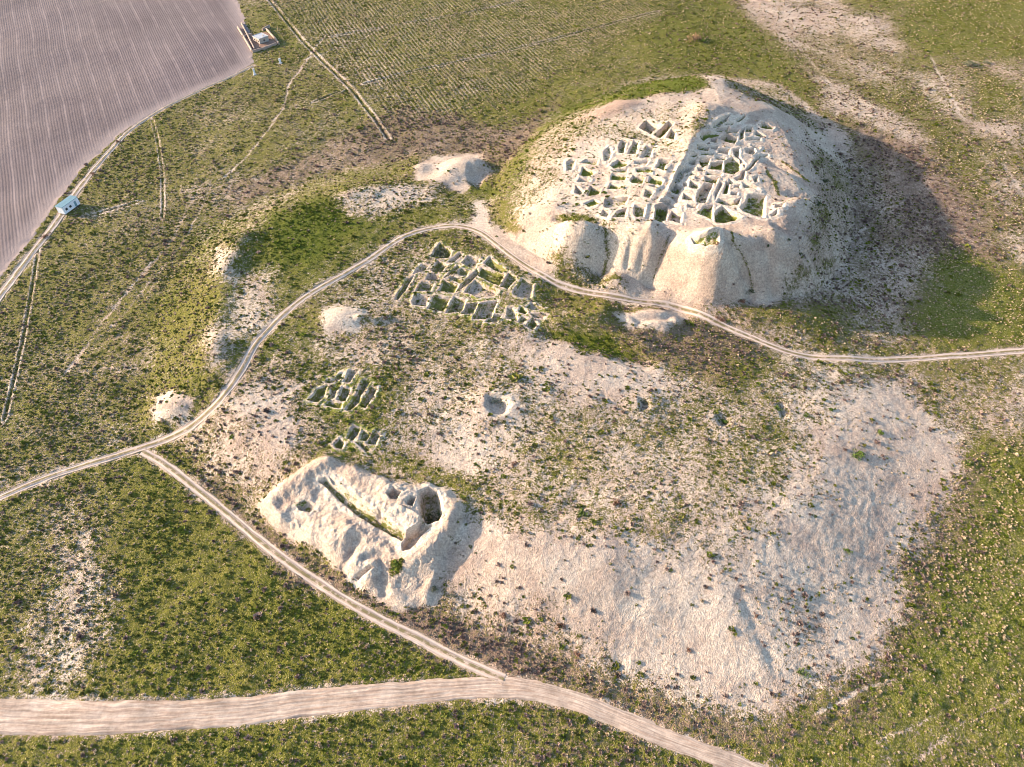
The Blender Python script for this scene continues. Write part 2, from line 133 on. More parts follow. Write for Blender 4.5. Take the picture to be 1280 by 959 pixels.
# ---------------------------------------------------------------- the site plan, metres
D = {'z_low':6,
'low_base':[[-93.99,107.85],[-103.07,128.91],[-108.01,151.85],[-109.62,178.81],[-101.4,203.56],[-85.72,221.32],[-62.19,240.92],[-38.17,249.95],[-12.82,253.06],[6.66,269.33],[21,290.64],[43.6,307.69],[66.91,318.39],[97.17,320.93],[122.68,304.49],[135.45,276.2],[137.84,243.88],[132.23,210.96],[118.01,178.81],[108.58,159.1],[115.47,144.92],[119.35,128.91],[118.33,109.16],[106.74,89.69],[92.37,70.96],[79.84,56.56],[65.29,45.08],[52.54,41.52],[40.06,40.94],[25.31,46.14],[12.85,49.23],[1.64,54.06],[-10.1,59.12],[-24.01,63.16],[-38.69,68.68],[-57.76,82.05],[-72.16,93.12],[-84.51,101.01]],
'low_top':[[-82.45,126.32],[-84.92,145.34],[-88.5,167.19],[-88.1,181.5],[-76.2,198.11],[-59.16,210.31],[-34.19,214.4],[-5.66,211.83],[17.99,233.43],[50.23,251.41],[81.63,251.41],[87.7,211.83],[86.42,175.21],[80.76,145.34],[81.14,123.38],[82.1,109.61],[74.53,94.81],[63.84,83.71],[51.26,76.53],[36.96,75.54],[21.21,76.53],[8.76,74.56],[-5.37,79.55],[-18.08,81.61],[-33.76,90.25],[-46.09,95.98],[-66.23,107.02]],
'cit_base':[[-8.88,203.21],[-3.64,236.04],[10.52,268.68],[34.74,292.41],[60.95,306.53],[87.12,312.26],[109.97,301.72],[127.01,275.6],[130.3,243.12],[123.56,209.12],[110.9,181.38],[94.4,162.09],[76.61,154.7],[59.5,152.91],[45.88,160.59],[29.86,166.7],[13.79,169.06],[0,183.1]],
'cit_top':[[15.42,188.94],[19.57,208.57],[24.5,225.97],[34.12,242.44],[48.42,251.76],[64.63,259.71],[82.26,262.88],[92.55,246.17],[96.96,222.96],[93.16,199.42],[86.81,181.65],[76.38,170.74],[66.35,168.26],[56.99,168.63],[43.46,172.18],[29.62,177.48],[17.54,180.89]],
'bumps':[[73.37,238.69,7,7,0,0.9,1.2],[37.55,247.7,9,5,0.17,1.8,1],[57.52,163.9,8,7,0,3.6,1.4],[57.89,158.7,8.5,8.5,0,3.4,1.2],[19.6,174.68,6.5,5.5,0,3.4,1.5],[18.72,171.29,8,7,0,1.5,1.2],[-89.35,169.72,4.5,8,-0.26,1.5,1],[-90.81,183.75,5,4,0,1.2,1],[-81.23,133.62,4.5,5,0,1.6,1],[-77.2,128.2,4,5,0,0.7,1],[-89.93,115.13,6,5,0,2.4,1.2],[-49.52,145.07,6.5,4.5,0,1.9,1.1],[-33.4,231.33,7,3.5,0.09,2.6,1],[-17.18,232,8.5,7,0,4.5,1.5],[-23.47,223.61,5,5,0,1.5,1],[8.87,211.97,4.5,3,0,1.4,1],[26.83,148.5,3.2,4.5,0,2.2,1],[21.89,145.31,4,2.5,0,1.4,1],[42.26,146.07,9,5.5,0,2.6,1.6],[14.38,155.96,12,5,0,-1,1],[88.07,150.8,11,6,0,1.6,1],[70.85,149.62,9,4,0,1.2,1],[-4.1,112.95,8,6,0,1.5,1],[34.29,113.84,5,3.5,0,0.8,1],[65.92,82.68,22,16,0,0.7,1],[42.43,86.04,26,18,0,0.9,1],[93.99,112.93,14,12,0,0.5,1],[-15.55,99.34,20,10,0,-1,1],[-39.78,76.5,3.5,3,0,1,1],[-36.56,77.72,2.4,2.4,0,0.9,1],[-34.06,70.55,3,2.2,0.7,1,1],[-30.69,68.5,2,3.5,0,1.1,1],[-45.06,77.55,3,2.2,0,0.7,1]],
'ridges':[[[[70.5,242.23],[67.33,234.27],[64.68,227.42],[61.17,218.2]],5,1.8],[[[60.49,215.78],[54.46,202.87],[46.77,185.48],[40.55,169.95]],1.3,0.9],[[[62.12,211.25],[56.5,199.35],[49.37,182.99]],1.6,-0.7],[[[14.41,183.15],[20.43,179.33],[26.73,178.33]],1.6,-1.2],[[[37.61,170.86],[34.83,167.23],[31.82,162.88]],4.5,1.6],[[[12.83,187.96],[7.78,188.66],[3.92,189.27]],4,1],[[[28.44,175.36],[28.97,171.03],[26.48,164.47]],2.4,-1.8],[[[47.35,169.82],[45.6,166.31],[42.66,162.97]],2.2,-2],[[[61.27,163.92],[65.73,161.54],[69.65,158.89],[71.13,156.02]],1.4,-2.2],[[[36.3,170.42],[35.15,166.47]],1,-0.8],[[[40.34,169.08],[38.92,165.86]],1,-0.7],[[[74.53,166.6],[76.62,161.37],[78.04,157.49]],1.6,-1.2],[[[80.87,173.58],[89.14,168.35],[90.92,163.91]],1.6,-1.2],[[[89.85,192.22],[101.93,191.82],[112.35,193.66]],1.8,-1.3],[[[86.62,212.85],[93.11,208.9],[97.58,203.74]],2.2,-1.5],[[[83.02,181.5],[91.37,188.15],[103.28,195.33]],3,1.2],[[[74.82,169.03],[82.69,166.65],[89.65,166.57]],3,1],[[[-87.79,184.92],[-88.15,167.93],[-85.12,146.95],[-82.03,130.81]],4.5,1],[[[-43.58,144.82],[-39.51,144.33],[-36.51,145.89]],1.2,1.2],[[[-56.85,212.84],[-40.37,217.65],[-28.67,215.73]],5,1.2],[[[11.31,139.98],[18.05,139.11],[26.81,135.74],[35.25,131.25]],4,-1.6],[[[13.79,144.07],[20.57,142.59],[28.39,140],[36.91,134.89]],3.5,1.2],[[[51.77,150.84],[68.99,142.27],[83.2,134.95]],7,-1.6],[[[14.44,158.41],[33.23,153.4],[49.81,151.52]],6,-1.2],[[[2.6,71.95],[10.28,68.73],[18.74,67.06]],11,1.6],[[[48.29,62.25],[50.41,55.65],[52.11,49.6]],1.5,-0.3],[[[44.59,63.47],[46.6,55.6],[47.91,49.56]],6,0.4],[[[-43.96,94.43],[-47.7,92.29],[-51.46,89.52],[-54.72,87.59],[-56.69,85.33],[-54.03,82.69]],2.2,1.2],[[[-42.48,93.65],[-36.39,91.09],[-29.19,86.77],[-24.2,84.58]],3,0.7],[[[-11.8,82.61],[-13.02,78.82],[-15.97,74.86],[-19.81,71.86],[-22.51,69.41]],2.2,1.1],[[[-32.32,71.71],[-28.96,71.8],[-28.59,67.96],[-27.24,64.5]],1,-0.9],[[[-35.1,75.35],[-35.4,72.65],[-36.95,70.23]],1,-0.8]],
'basins':[[[[63.67,218.55],[73.07,230.62],[82.83,237.69],[97.31,246.44],[153.81,262.06],[128.18,192.03],[73.33,167.61],[55.52,164.96],[44.74,173.16],[42.33,178.44],[52.84,202.71]],1,2.5],[[[-15.33,228.37],[-10.92,226.43],[-11.45,215.42],[-14.45,218.6]],1.5,2],[[[7.74,211.62],[9.62,210.46],[9.32,209.21],[7.71,210.19]],1,0.9],[[[34.64,146.49],[45.75,147.26],[46.29,144.52],[36.61,143.62]],1.4,1.6],[[[-5.95,114.84],[-2.67,115.08],[-0.81,112.39],[-1.62,110.4],[-4.84,109.85],[-6.5,111.85]],2.2,1.3],[[[33.33,115.17],[35.22,115.25],[35.28,112.74],[33.33,111.94]],1.3,1],[[[52.93,110.33],[55.26,110.65],[55.31,108.03],[52.88,107.18]],1.2,1.1],[[[69.16,114.63],[70.74,114.99],[71.04,111.48],[69.41,110.88]],1,1],[[[-59.19,86.78],[-57.01,89.24],[-50.41,93.2],[-45,96.94],[-36.38,93.29],[-27.23,88.79],[-19.98,88.7],[-15.02,86.5],[-11.84,82.69],[-13.04,77.62],[-15.15,72.86],[-17.13,66.68],[-18.32,63.08],[-22.68,62.1],[-27.3,63.83],[-32.15,66.74],[-36.53,69.67],[-43.22,75.21],[-52.63,80.38]],-1.5,1.8],[[[-44.81,89.65],[-39.35,85.59],[-34.03,81.61],[-23.47,75.28],[-25.65,73.29],[-33.08,78.13],[-38.19,80.86],[-43.7,80.86],[-48.6,84.85]],0.7,1.2],[[[-24.11,69.17],[-20.17,69.5],[-18.45,67.66],[-19.35,63.22],[-22.62,62.74],[-25.02,65.32]],0.9,1.4]],
'spoil':[[-59.19,86.78],[-57.01,89.24],[-50.41,93.2],[-45,96.94],[-36.38,93.29],[-27.23,88.79],[-19.98,88.7],[-15.02,86.5],[-11.84,82.69],[-13.04,77.62],[-15.15,72.86],[-17.13,66.68],[-18.32,63.08],[-22.68,62.1],[-27.3,63.83],[-32.15,66.74],[-36.53,69.67],[-43.22,75.21],[-52.63,80.38]],
'rooms':[['east',[[73.21,224.22],[75.94,227.59],[79.61,225.58],[77.58,220.99],[73.28,222.5]],2.8,0.5],['east',[[69.69,223.68],[72.01,223.65],[71.38,220.89],[68.75,220.9]],1.6,0.5],['east',[[68.58,218.59],[71.45,219.05],[70.7,217.06],[68.53,217.09]],1.6,0.5],['east',[[63.99,218.09],[68.27,217.94],[67.39,215.36],[63.24,215.55]],2,0.5],['east',[[71.41,217.76],[75.08,217.4],[74.05,214.25],[70.32,215.03]],1.8,0.5],['east',[[65.77,223.46],[69.73,226.73],[73.64,227.17],[72.74,224.89],[68.79,223.33],[66.12,220.12],[65.02,221.2]],1.5,0.5],['east',[[75.19,229],[81.08,230.55],[80.28,228.81],[76.54,227.59]],1.2,0.5],['east',[[73.73,230.18],[77.67,231.48],[76.81,229.06],[71.68,228.03]],1,0.5],['east',[[71.11,230.52],[74.73,234.76],[79.17,238.05],[77.25,234.3],[73.78,230.62],[71.38,229.08]],1.6,0.5],['east',[[76.71,233.42],[79.98,234.72],[79.25,233.02],[76.12,232.1]],1.3,0.5],['east',[[80.9,236.38],[85.37,240.59],[85.67,239.81],[81.84,235.41]],1.2,0.5],['east',[[84.67,234.28],[87.33,234.72],[86.08,231.08],[83.55,230.24]],1.8,0.5],['east',[[81.66,230.33],[83.96,232.98],[82.01,226.17],[79.96,224.29]],1.6,0.5],['east',[[90.3,236.52],[92.53,238.81],[95.8,236.32],[94.43,234.35],[90.32,234.74]],1.8,0.5],['east',[[88.07,232.38],[90.7,229.44],[89.08,227.94],[86.47,229.23]],1.5,0.5],['east',[[82.87,226.34],[88.63,227.82],[88.12,225.77],[82.48,224.54]],1.3,0.5],['east',[[80.64,218.4],[84.22,219.91],[84.39,217.31],[82.58,214.78],[80.51,216.14]],2.2,0.5],['east',[[83.45,221.72],[86.85,220.75],[86.09,219.34],[83.54,220.41]],1.4,0.5],['east',[[76.52,217.78],[78.8,218.33],[77.44,212.94],[78.76,208.64],[77.63,205.52],[77.13,211.53],[75.82,214.37]],1.8,0.5],['east',[[82.14,211.35],[85.25,215.67],[88.39,216.38],[88.4,215.49],[85.58,215.02],[78.88,204.33],[77.62,203.82],[80.21,208.19]],1.8,0.5],['east',[[69.27,212.64],[72.84,212.1],[72.38,210.86],[68.97,211.05]],1.2,0.5],['east',[[67.1,209.19],[71.43,209.91],[70.02,204.65],[65.64,205.3]],1.9,0.5],['east',[[72.15,210.64],[75.06,212.58],[77.55,210.02],[76.2,204.92],[73.21,202.16],[70.12,203.3]],2.2,0.5],['east',[[76.09,203.57],[77.51,204.17],[76.03,199.02],[73.56,198.55],[72.75,199.91],[75.23,201.31]],1.5,0.5],['east',[[63.78,211.88],[67.25,211.09],[66.14,207.97],[63.67,206.76],[63.08,209.68]],1.9,0.5],['east',[[60.74,213.08],[63.22,213.7],[62.94,212.7],[60.69,212.2]],1.4,0.5],['east',[[59.48,210.59],[62.49,211.61],[61.87,208.9],[59.56,209.07]],1.8,0.5],['east',[[62.18,206.68],[64.17,206.41],[63.58,204.16],[62,204.62]],1.6,0.5],['east',[[64.46,214.28],[69.24,214.55],[68.52,212.86],[64.28,212.99]],1.2,0.5],['east',[[55.48,205.88],[59.36,207.52],[60.76,206.72],[59.45,205.38],[57.28,204.1],[56.78,201.85],[54.57,198.54],[52.45,197.77]],2.2,0.5],['east',[[64.67,204.05],[69.6,202.61],[68.97,201.28],[63.97,202.18]],1.2,0.5],['east',[[63.62,201.25],[67.81,200.07],[66.65,196.9],[63.28,198.34]],1.8,0.5],['east',[[59.33,204.68],[61.91,203.06],[61.29,201.65],[58.96,202.73]],1.4,0.5],['east',[[60.5,201.36],[62.82,200.88],[62.03,199.56],[60.22,199.78]],1.3,0.5],['east',[[51.31,195.15],[53.47,197.87],[55.34,195.96],[53.73,192.77],[50.86,193.03]],2.6,0.5],['east',[[56.19,199.06],[57.48,198.39],[57.2,195.84],[55.84,196.86]],1.6,0.5],['east',[[58.67,199.23],[61.02,197.05],[60.06,193.78],[57.29,195.41]],1.9,0.5],['east',[[55.37,192.42],[58.23,189.74],[57.21,187.1],[54.29,188.32]],2,0.5],['east',[[62.72,197.33],[65.62,197.23],[60.87,185.68],[58.15,186.42],[59.49,191.72]],2.4,0.5],['east',[[64.84,191.53],[67.99,198.14],[68.95,197.46],[65.79,190.88],[64.3,187.83]],1.3,0.5],['east',[[67.96,192.73],[69.99,198.08],[71.12,197.36],[68.99,190.78],[67.41,190.88]],1.8,0.5],['east',[[71.24,199.67],[72.53,197.98],[71.45,196.36],[70.4,197.41]],1.3,0.5],['east',[[70.44,192.12],[72.32,191.9],[71.67,189.86],[69.86,190.14]],1.7,0.5],['east',[[72.29,196.02],[74.08,195.92],[73.73,194.32],[71.95,194.42]],1.2,0.5],['east',[[75.07,197.15],[76.98,196],[79.3,194.87],[79.95,192.88],[76.88,194.01],[74.8,194.26]],1.4,0.5],['east',[[79.01,200.12],[80.77,201.12],[80.39,197.88],[79.06,197.05]],1.5,0.5],['east',[[55.22,185.61],[58.21,184.69],[57.81,183.34],[54.96,183.93]],1.3,0.5],['east',[[47.42,188.27],[50.5,188.61],[50.62,186.67],[53.03,184.84],[52.51,183.75],[49.79,185.94],[46.53,186.76]],1.5,0.5],['east',[[50.15,183.55],[53.17,181.41],[51.61,176.12],[48.15,177.97]],2.6,0.5],['east',[[60.27,184.33],[62.99,184.69],[62.65,182.01],[61.4,177.18],[59.74,179.32],[57.54,180.57]],1.3,0.5],['east',[[62.76,180.8],[65.88,184.12],[67.32,182.58],[70.58,178.62],[68.08,176.47],[64.43,175.39],[62.09,175.57]],2.6,0.5],['east',[[64.23,186.51],[65.68,188.41],[70.26,186.63],[72.8,188.48],[71.29,184.81],[67.09,184.79]],1.6,0.5],['east',[[75.52,191],[81.19,190.25],[77.33,177.82],[74.78,178.71],[71.84,181.07],[71.15,183.36],[73.82,186.63]],2.4,0.5],['east',[[82.54,184.83],[85.06,184.71],[84.44,182.57],[81.76,182.31]],1.6,0.5],['east',[[79.73,179.22],[82.15,181.25],[81.78,179.4],[79.92,178.46]],1.4,0.5],['east',[[45.17,185.39],[49.46,185.8],[47.4,177.63],[43.72,177.41]],2.6,0.5],['crater',[[52.4,165.52],[54.26,164.4],[56.52,164.34],[60,165.67],[60.28,164.35],[59.3,161.5],[56.02,161.75],[53.19,163.65]],1.4,0.7],['crater',[[56.34,163.68],[57.71,164.02],[59.81,164.19],[58.93,162.59],[57.09,162.89]],1,0.4],['court',[[45.79,233],[48.88,237.76],[53.63,233.54],[49.42,228.18]],2.4,0.5],['court',[[50.33,227.05],[56.39,234.46],[58.06,232.92],[55.88,229.72],[52.44,224.81]],2.2,0.5],['court',[[54.06,224.22],[56.43,228.81],[57.95,227.55],[56.39,221.94]],1.4,0.5],['west',[[36.97,219.95],[39.02,226.06],[40.66,225.06],[38.69,216.86],[37.07,217.58]],1.8,0.5],['west',[[39.63,216.02],[43.03,224.54],[44.66,223.61],[42.92,215.23]],1.7,0.5],['west',[[43.63,212.66],[46.68,220.45],[49.72,220.04],[47.35,212.81]],1.4,0.5],['west',[[31.7,218.94],[34.03,221.77],[35.48,218.88],[33.25,213.4],[31.47,212.42]],1.4,0.5],['west',[[33.22,209.35],[36.24,212.84],[40.01,210.3],[38.12,208.3],[34.4,207.66]],1.5,0.5],['west',[[33.35,207.17],[38.99,207.03],[38.42,204.72],[33.91,205.88]],1.2,0.5],['west',[[41.42,210.93],[46.42,210.65],[45.15,208.47],[41.23,209.31]],1.3,0.5],['west',[[41.63,206.84],[46.9,206.51],[46.17,203.48],[41.69,204.5]],1.4,0.5],['west',[[48.21,206.41],[49.76,210.69],[53.59,209.65],[51.65,207.49],[50.8,203.94]],1.9,0.5],['west',[[32.56,201.87],[33.51,205.1],[38.31,203.64],[37.7,200.93]],1.6,0.5],['west',[[38.81,200.67],[40.23,203.27],[43.95,201.51],[42.45,197.44],[39.39,198.71]],2,0.5],['west',[[44.41,197.68],[45.64,201.91],[49.8,199.07],[48.36,195.88]],1.7,0.5],['west',[[31.3,196.96],[32.42,200.25],[36.85,197.58],[35.26,196.2]],1.6,0.5],['west',[[22.89,205.59],[24.25,210.98],[28.31,206.57],[26.21,205.22]],1.6,0.5],['west',[[18.67,214.83],[20.48,216.43],[22.14,215.44],[20.76,209.38],[18.71,209.06]],1.2,0.5],['west',[[23.04,213.36],[25.88,214.83],[29.58,214.11],[28.99,211.02]],1.4,0.5],['west',[[22.02,202.25],[22.83,204.5],[26.38,202.91],[25.61,201.53]],1.4,0.5],['west',[[20.62,195.56],[21.22,200.07],[23.63,196.73],[22.5,194.57]],1.7,0.5],['west',[[24.44,194.38],[26.11,199.36],[29.53,197.21],[28.33,194.46],[25.37,193.81]],2.2,0.5],['west',[[42.12,189.86],[43.26,193.75],[45.68,192.81],[43.89,189]],1.7,0.5],['west',[[29.19,186.21],[29.99,191.39],[37.53,190.87],[35.87,187.2],[30.4,185.7]],1.7,0.5],['west',[[31,179.59],[33.27,183.47],[36.18,184.64],[35.28,179.52]],1.7,0.5],['west',[[27.66,181.68],[28.75,184.96],[30.77,183.34],[29.81,180.04]],1.8,0.5],['west',[[37.77,181.04],[38.8,185.82],[42.11,184.88],[40.78,179.11],[38.32,179.29]],2.2,0.5],['west',[[23.11,189.32],[26.49,191.78],[28.51,189.16],[24.55,187.39]],1.1,0.5],['west',[[44.17,195.85],[46.52,196.55],[47.65,195.44],[46.25,194.65]],1.2,0.5],['town',[[-25.04,169.65],[-23.44,173.55],[-20.44,171.45],[-21.79,168.05],[-24.3,168.17]],1.8,0.5],['town',[[-20.21,172.88],[-16.63,177.26],[-15.63,176.44],[-18.6,172.34]],1.3,0.5],['town',[[-26.46,164.2],[-25.51,167.68],[-22.31,166.62],[-23.34,163.72]],1.6,0.5],['town',[[-28.99,158.67],[-27.6,163.21],[-23.83,162.22],[-24.47,158.78]],1.5,0.5],['town',[[-29.66,153.44],[-29.14,157.21],[-24.83,155.88],[-25.06,151.66],[-28.93,152.07]],1.5,0.5],['town',[[-24.67,150.52],[-23.37,156.41],[-18.49,155.01],[-19.89,149.43]],1.6,0.5],['town',[[-19.24,148.49],[-17.34,155.92],[-13.68,154.45],[-14.58,148.85]],1.6,0.5],['town',[[-14.54,147.95],[-13.29,152.55],[-10.04,152.89],[-11.33,147.88]],1.7,0.5],['town',[[-11.24,145.64],[-9.43,152.41],[-4.42,153.56],[-5.76,146.35],[-8.05,145.54]],2,0.5],['town',[[-7.73,144.2],[-5.49,147.24],[-2.87,147.17],[-4.28,144.13]],1.4,0.5],['town',[[-20.66,165.09],[-19.57,167.48],[-16.96,171.25],[-16.28,170.25],[-18.29,166.95]],1.4,0.5],['town',[[-17.99,167.16],[-15.94,169.71],[-13.06,168.35],[-13.87,165.5]],1.4,0.5],['town',[[-19.72,164.85],[-17.91,165.7],[-14.71,163.65],[-15.88,162.41]],1.3,0.5],['town',[[-22.05,158.82],[-20.9,164.12],[-16.15,161.59],[-17.46,157.82]],1.4,0.5],['town',[[-16.88,158.28],[-15.25,162.03],[-10.89,168.93],[-9.91,167.42],[-13.39,161.48]],1.5,0.5],['town',[[-14.15,158.21],[-11.33,163.7],[-3.89,158.22],[-5.35,155.93],[-9.53,155.24]],1.4,0.5],['town',[[-15.74,172.17],[-13.99,175.58],[-10.11,173.84],[-11.22,169.43],[-13.14,170.3]],1.3,0.5],['town',[[-34.87,154.83],[-32.35,164.64],[-30.34,166.17],[-32.06,159.17],[-33.92,154.34]],1.4,0.5],['town',[[-30.44,167.15],[-28.41,172.24],[-26.14,171.65],[-27.47,168.7]],1.3,0.5],['town',[[-25.86,176.16],[-23.45,182.86],[-19.27,178.43],[-20.34,174.92],[-23.53,174.83]],2.2,0.5],['town',[[-8.8,171.78],[-6.97,174.7],[-1.85,167.97],[-3.08,166.54],[-6.54,169.16]],1.2,0.5],['town',[[-10.81,166.04],[-9.36,169.36],[-2.15,166.02],[-3.93,160.52]],1.5,0.5],['town',[[-3.32,160.01],[-0.91,166.46],[1.86,164.01],[-1.19,159.01]],1.5,0.5],['town',[[0.32,157.62],[3.08,163.53],[6.71,161.42],[5.69,155.36],[1.81,155.41]],2,0.5],['town',[[-1.72,145.86],[-1.45,150.25],[0.01,150.25],[1.47,148.04],[1.45,144.98]],1.4,0.5],['town',[[1.76,148.47],[2.66,150.73],[4.68,148.51],[3.79,147.61]],1.4,0.5],['town',[[4.12,150.32],[5.65,153.12],[9.42,150.57],[6.45,149.4]],1.4,0.5],['town',[[1.88,144.14],[3.05,146.29],[4.49,145.86],[3.46,143.75]],1.3,0.5],['town',[[3.73,142.53],[6.08,145.86],[7.47,143.5],[5.99,141.04]],1.5,0.5],['town',[[5.11,148.08],[9.89,147.54],[9.25,145.62],[6.37,146.08]],1.2,0.5],['small',[[-52.74,114.83],[-51.18,118.49],[-48.54,119.63],[-48.8,116.29],[-50.08,114.09]],1.7,0.5],['small',[[-49.31,120.75],[-48.65,121.89],[-46.87,121.53],[-47.29,120.68]],1,0.5],['small',[[-44.45,120.78],[-43.68,125.01],[-41.59,124.64],[-42.75,120.81]],1.7,0.5],['small',[[-45.16,114.8],[-44.5,119.28],[-42.39,118.54],[-42.87,114.46]],1.6,0.5],['small',[[-47.53,115.54],[-47.28,118.9],[-45.79,118.52],[-46.13,115.54]],1.2,0.5],['small',[[-47.92,113],[-47.4,114.8],[-43.59,113.73],[-43.57,111.94]],1.2,0.5],['small',[[-42.4,111.57],[-40.51,117.41],[-39.48,121.97],[-37.35,121.2],[-39.28,116.69],[-39.23,114.46],[-41.25,111.24]],1.6,0.5],['small',[[-39.02,113.02],[-37.15,119.69],[-35.34,118.92],[-36.07,115.94],[-37.53,112.3]],1.7,0.5],['small',[[-47.44,121.53],[-46.1,123.82],[-45.01,124.24],[-45.72,121.53]],1,0.5],['tiny',[[-40.73,102.71],[-39.64,106.06],[-37.92,105.4],[-38.18,103.43],[-39.04,102.09]],1.8,0.5],['tiny',[[-37.46,102.13],[-37.33,105.08],[-35.01,103.79],[-35.81,101.82]],1.2,0.5],['tiny',[[-35.73,101.18],[-34.33,104.79],[-32.6,103.82],[-33.3,100.9]],1.8,0.5],['tiny',[[-38.41,101.44],[-36.52,101.16],[-34.67,99.25],[-35.62,98.58]],1.4,0.5],['tiny',[[-43.59,100.68],[-42.6,102.68],[-41.06,101.4],[-41.52,99.39],[-42.88,99.7]],1.4,0.5],['trench',[[-21.09,86.18],[-19.22,87.34],[-17.13,86.39],[-16.16,84.14],[-15.34,81.06],[-16.37,78.78],[-18.71,78.23],[-20.4,79.93],[-21.23,83.38]],4.2,1.1],['trench',[[-19.64,80.47],[-18.18,82.11],[-15.74,81.12],[-16.37,78.78],[-18.72,78.43]],1.4,0.6],['trench',[[-18.9,78.07],[-17.89,77.75],[-20.82,74.43],[-22.26,72.85],[-23.83,72.66],[-24.4,74.4],[-22.55,76.66]],2,0.6],['trench',[[-28.57,85.2],[-27.11,86.66],[-25.19,85.68],[-26.02,83.82],[-27.45,83.94]],1.8,0.6],['trench',[[-24.18,83.3],[-23.09,84.53],[-21.89,84.21],[-22.34,82.19],[-23.73,82.54]],1.8,0.6],['trench',[[-45.19,89.9],[-43.78,90.67],[-38.54,86.58],[-33.23,82.57],[-23.25,76.26],[-24.41,75.1],[-34.35,80.78],[-39.73,85.11]],1.3,0.35],['trench',[[-49.87,84.98],[-48.13,85.75],[-45.54,84.29],[-46.54,83.05],[-49.07,83.74]],1,0.6],['trench',[[-34.4,68],[-30.96,69.93],[-29.83,69.5],[-33.2,67.42]],1,0.5],['trench',[[-30.2,82.17],[-28.63,81.2],[-29.68,78.73],[-30.93,79.85]],1,0.5],['trench',[[-20.26,79.47],[-18.94,78.93],[-19.8,76.9],[-23.2,75.09],[-24.01,75.88],[-20.7,77.25]],1.2,0.3],['trench',[[-29.39,81.81],[-26.35,82.75],[-19.55,79.3],[-20.72,77.54],[-23.54,76],[-29.39,79.26]],-1.3,0.35],['trench',[[-42.71,90.58],[-39.01,87.93],[-28.58,80.63],[-25.1,77.58],[-28.44,78.53],[-36.12,83.68],[-41.48,87.66]],0.8,0.4]],
'roads':[['main',[[-123.64,41.29],[-107.69,40.53],[-98.25,40.22],[-82.66,39.88],[-67.41,40.14],[-52.36,41.15],[-37.26,42.75],[-21.89,44.22],[-9.43,45.28],[0,45.4],[9.35,43.73],[18.4,40.51],[27.09,36.86],[35.58,33.88],[45.18,30.49],[53.05,27.44],[60.42,23.76]],[7.5,8,7.8,7.4,7,6.4,6.2,5.6,5.2,5.2,4.6,4.4,4.4,4.4,4.4,4.4,4.4],'wide'],['branch',[[-93.67,102.99],[-86.81,99],[-77.82,92.61],[-66.86,84.61],[-56.4,76.6],[-43.78,68.13],[-32.26,61.39],[-19.81,55.28],[-9.68,50.4],[-1.58,46.93]],[3.2,3.2,3.2,3.2,3.2,3.2,3.2,3.2,3.2,3.2],'ruts'],['terrace',[[-137.94,78.66],[-128.62,85.4],[-123.02,89.36],[-115.7,94.37],[-107.61,98.41],[-99.01,102.04],[-90.12,105.87],[-82.16,109.23],[-75.67,115.17],[-72.79,124.5],[-71.21,135.2],[-67.73,144.26],[-61.88,154.86],[-54.07,164.29],[-45.66,173.91],[-36.81,185.53],[-28.03,190.78],[-18.76,192.27],[-10.59,188.4],[0,174.97],[9.84,164.98],[19.46,160.09],[33.64,156.18],[47.93,154.16],[56.53,149.24],[67.17,142.79],[77.3,136.78],[85.86,134.42],[99.59,134.31],[116.71,135.98],[133.58,137.7],[150.76,139.71],[168,141.76]],[3.3,3.3,3.3,3.3,3.3,3.3,3.3,3.3,3.3,3.3,3.3,3.3,3.3,3.3,3.3,3.3,3.3,3.3,3.3,3.3,3.3,3.3,3.3,3.3,3.3,3.3,3.3,3.3,3.3,3.3,3.3,3.3,3.3],'ruts'],['field',[[-123.42,329.94],[-130.3,318.87],[-140.63,304.03],[-152.08,284.99],[-158.68,265.96],[-160.72,242.25],[-161.05,221.25],[-159.9,203.46],[-160.21,187.61],[-160.03,170.78],[-160.07,153.65]],[2.2,2.4,2.6,3,3.2,3.6,4,4,4,4.2,4.2],'faint']],
'ditches':[[[[-140.85,423.93],[-104.51,356.82],[-71.93,303.51],[-57.45,275.62],[-47.56,254.24]],1,0.45],[[[-72.31,305.9],[-52.04,318.9],[-30.52,331.04],[0,348.35],[24.42,363.12],[54.91,382.83],[83.6,399.78]],0.9,0.4],[[[-91.21,288.33],[-72.31,305.9]],0.8,0.45],[[[-97.4,361.79],[-70.64,374.11],[-38.46,389.25],[-8.81,405.64],[9,417.88]],0.8,0.45],[[[-155.13,281.98],[-144.37,259.75],[-133.83,234.99],[-126.08,213.29],[-121.69,198.74]],0.58,0.25],[[[-161.32,192.94],[-153.01,170.67],[-143.74,144.92],[-136.67,122.91],[-131.81,107.07]],0.58,0.25],[[[-157.08,203.46],[-147.78,206.87],[-139.67,211.77],[-130.21,217.79]],0.8,0.45]],
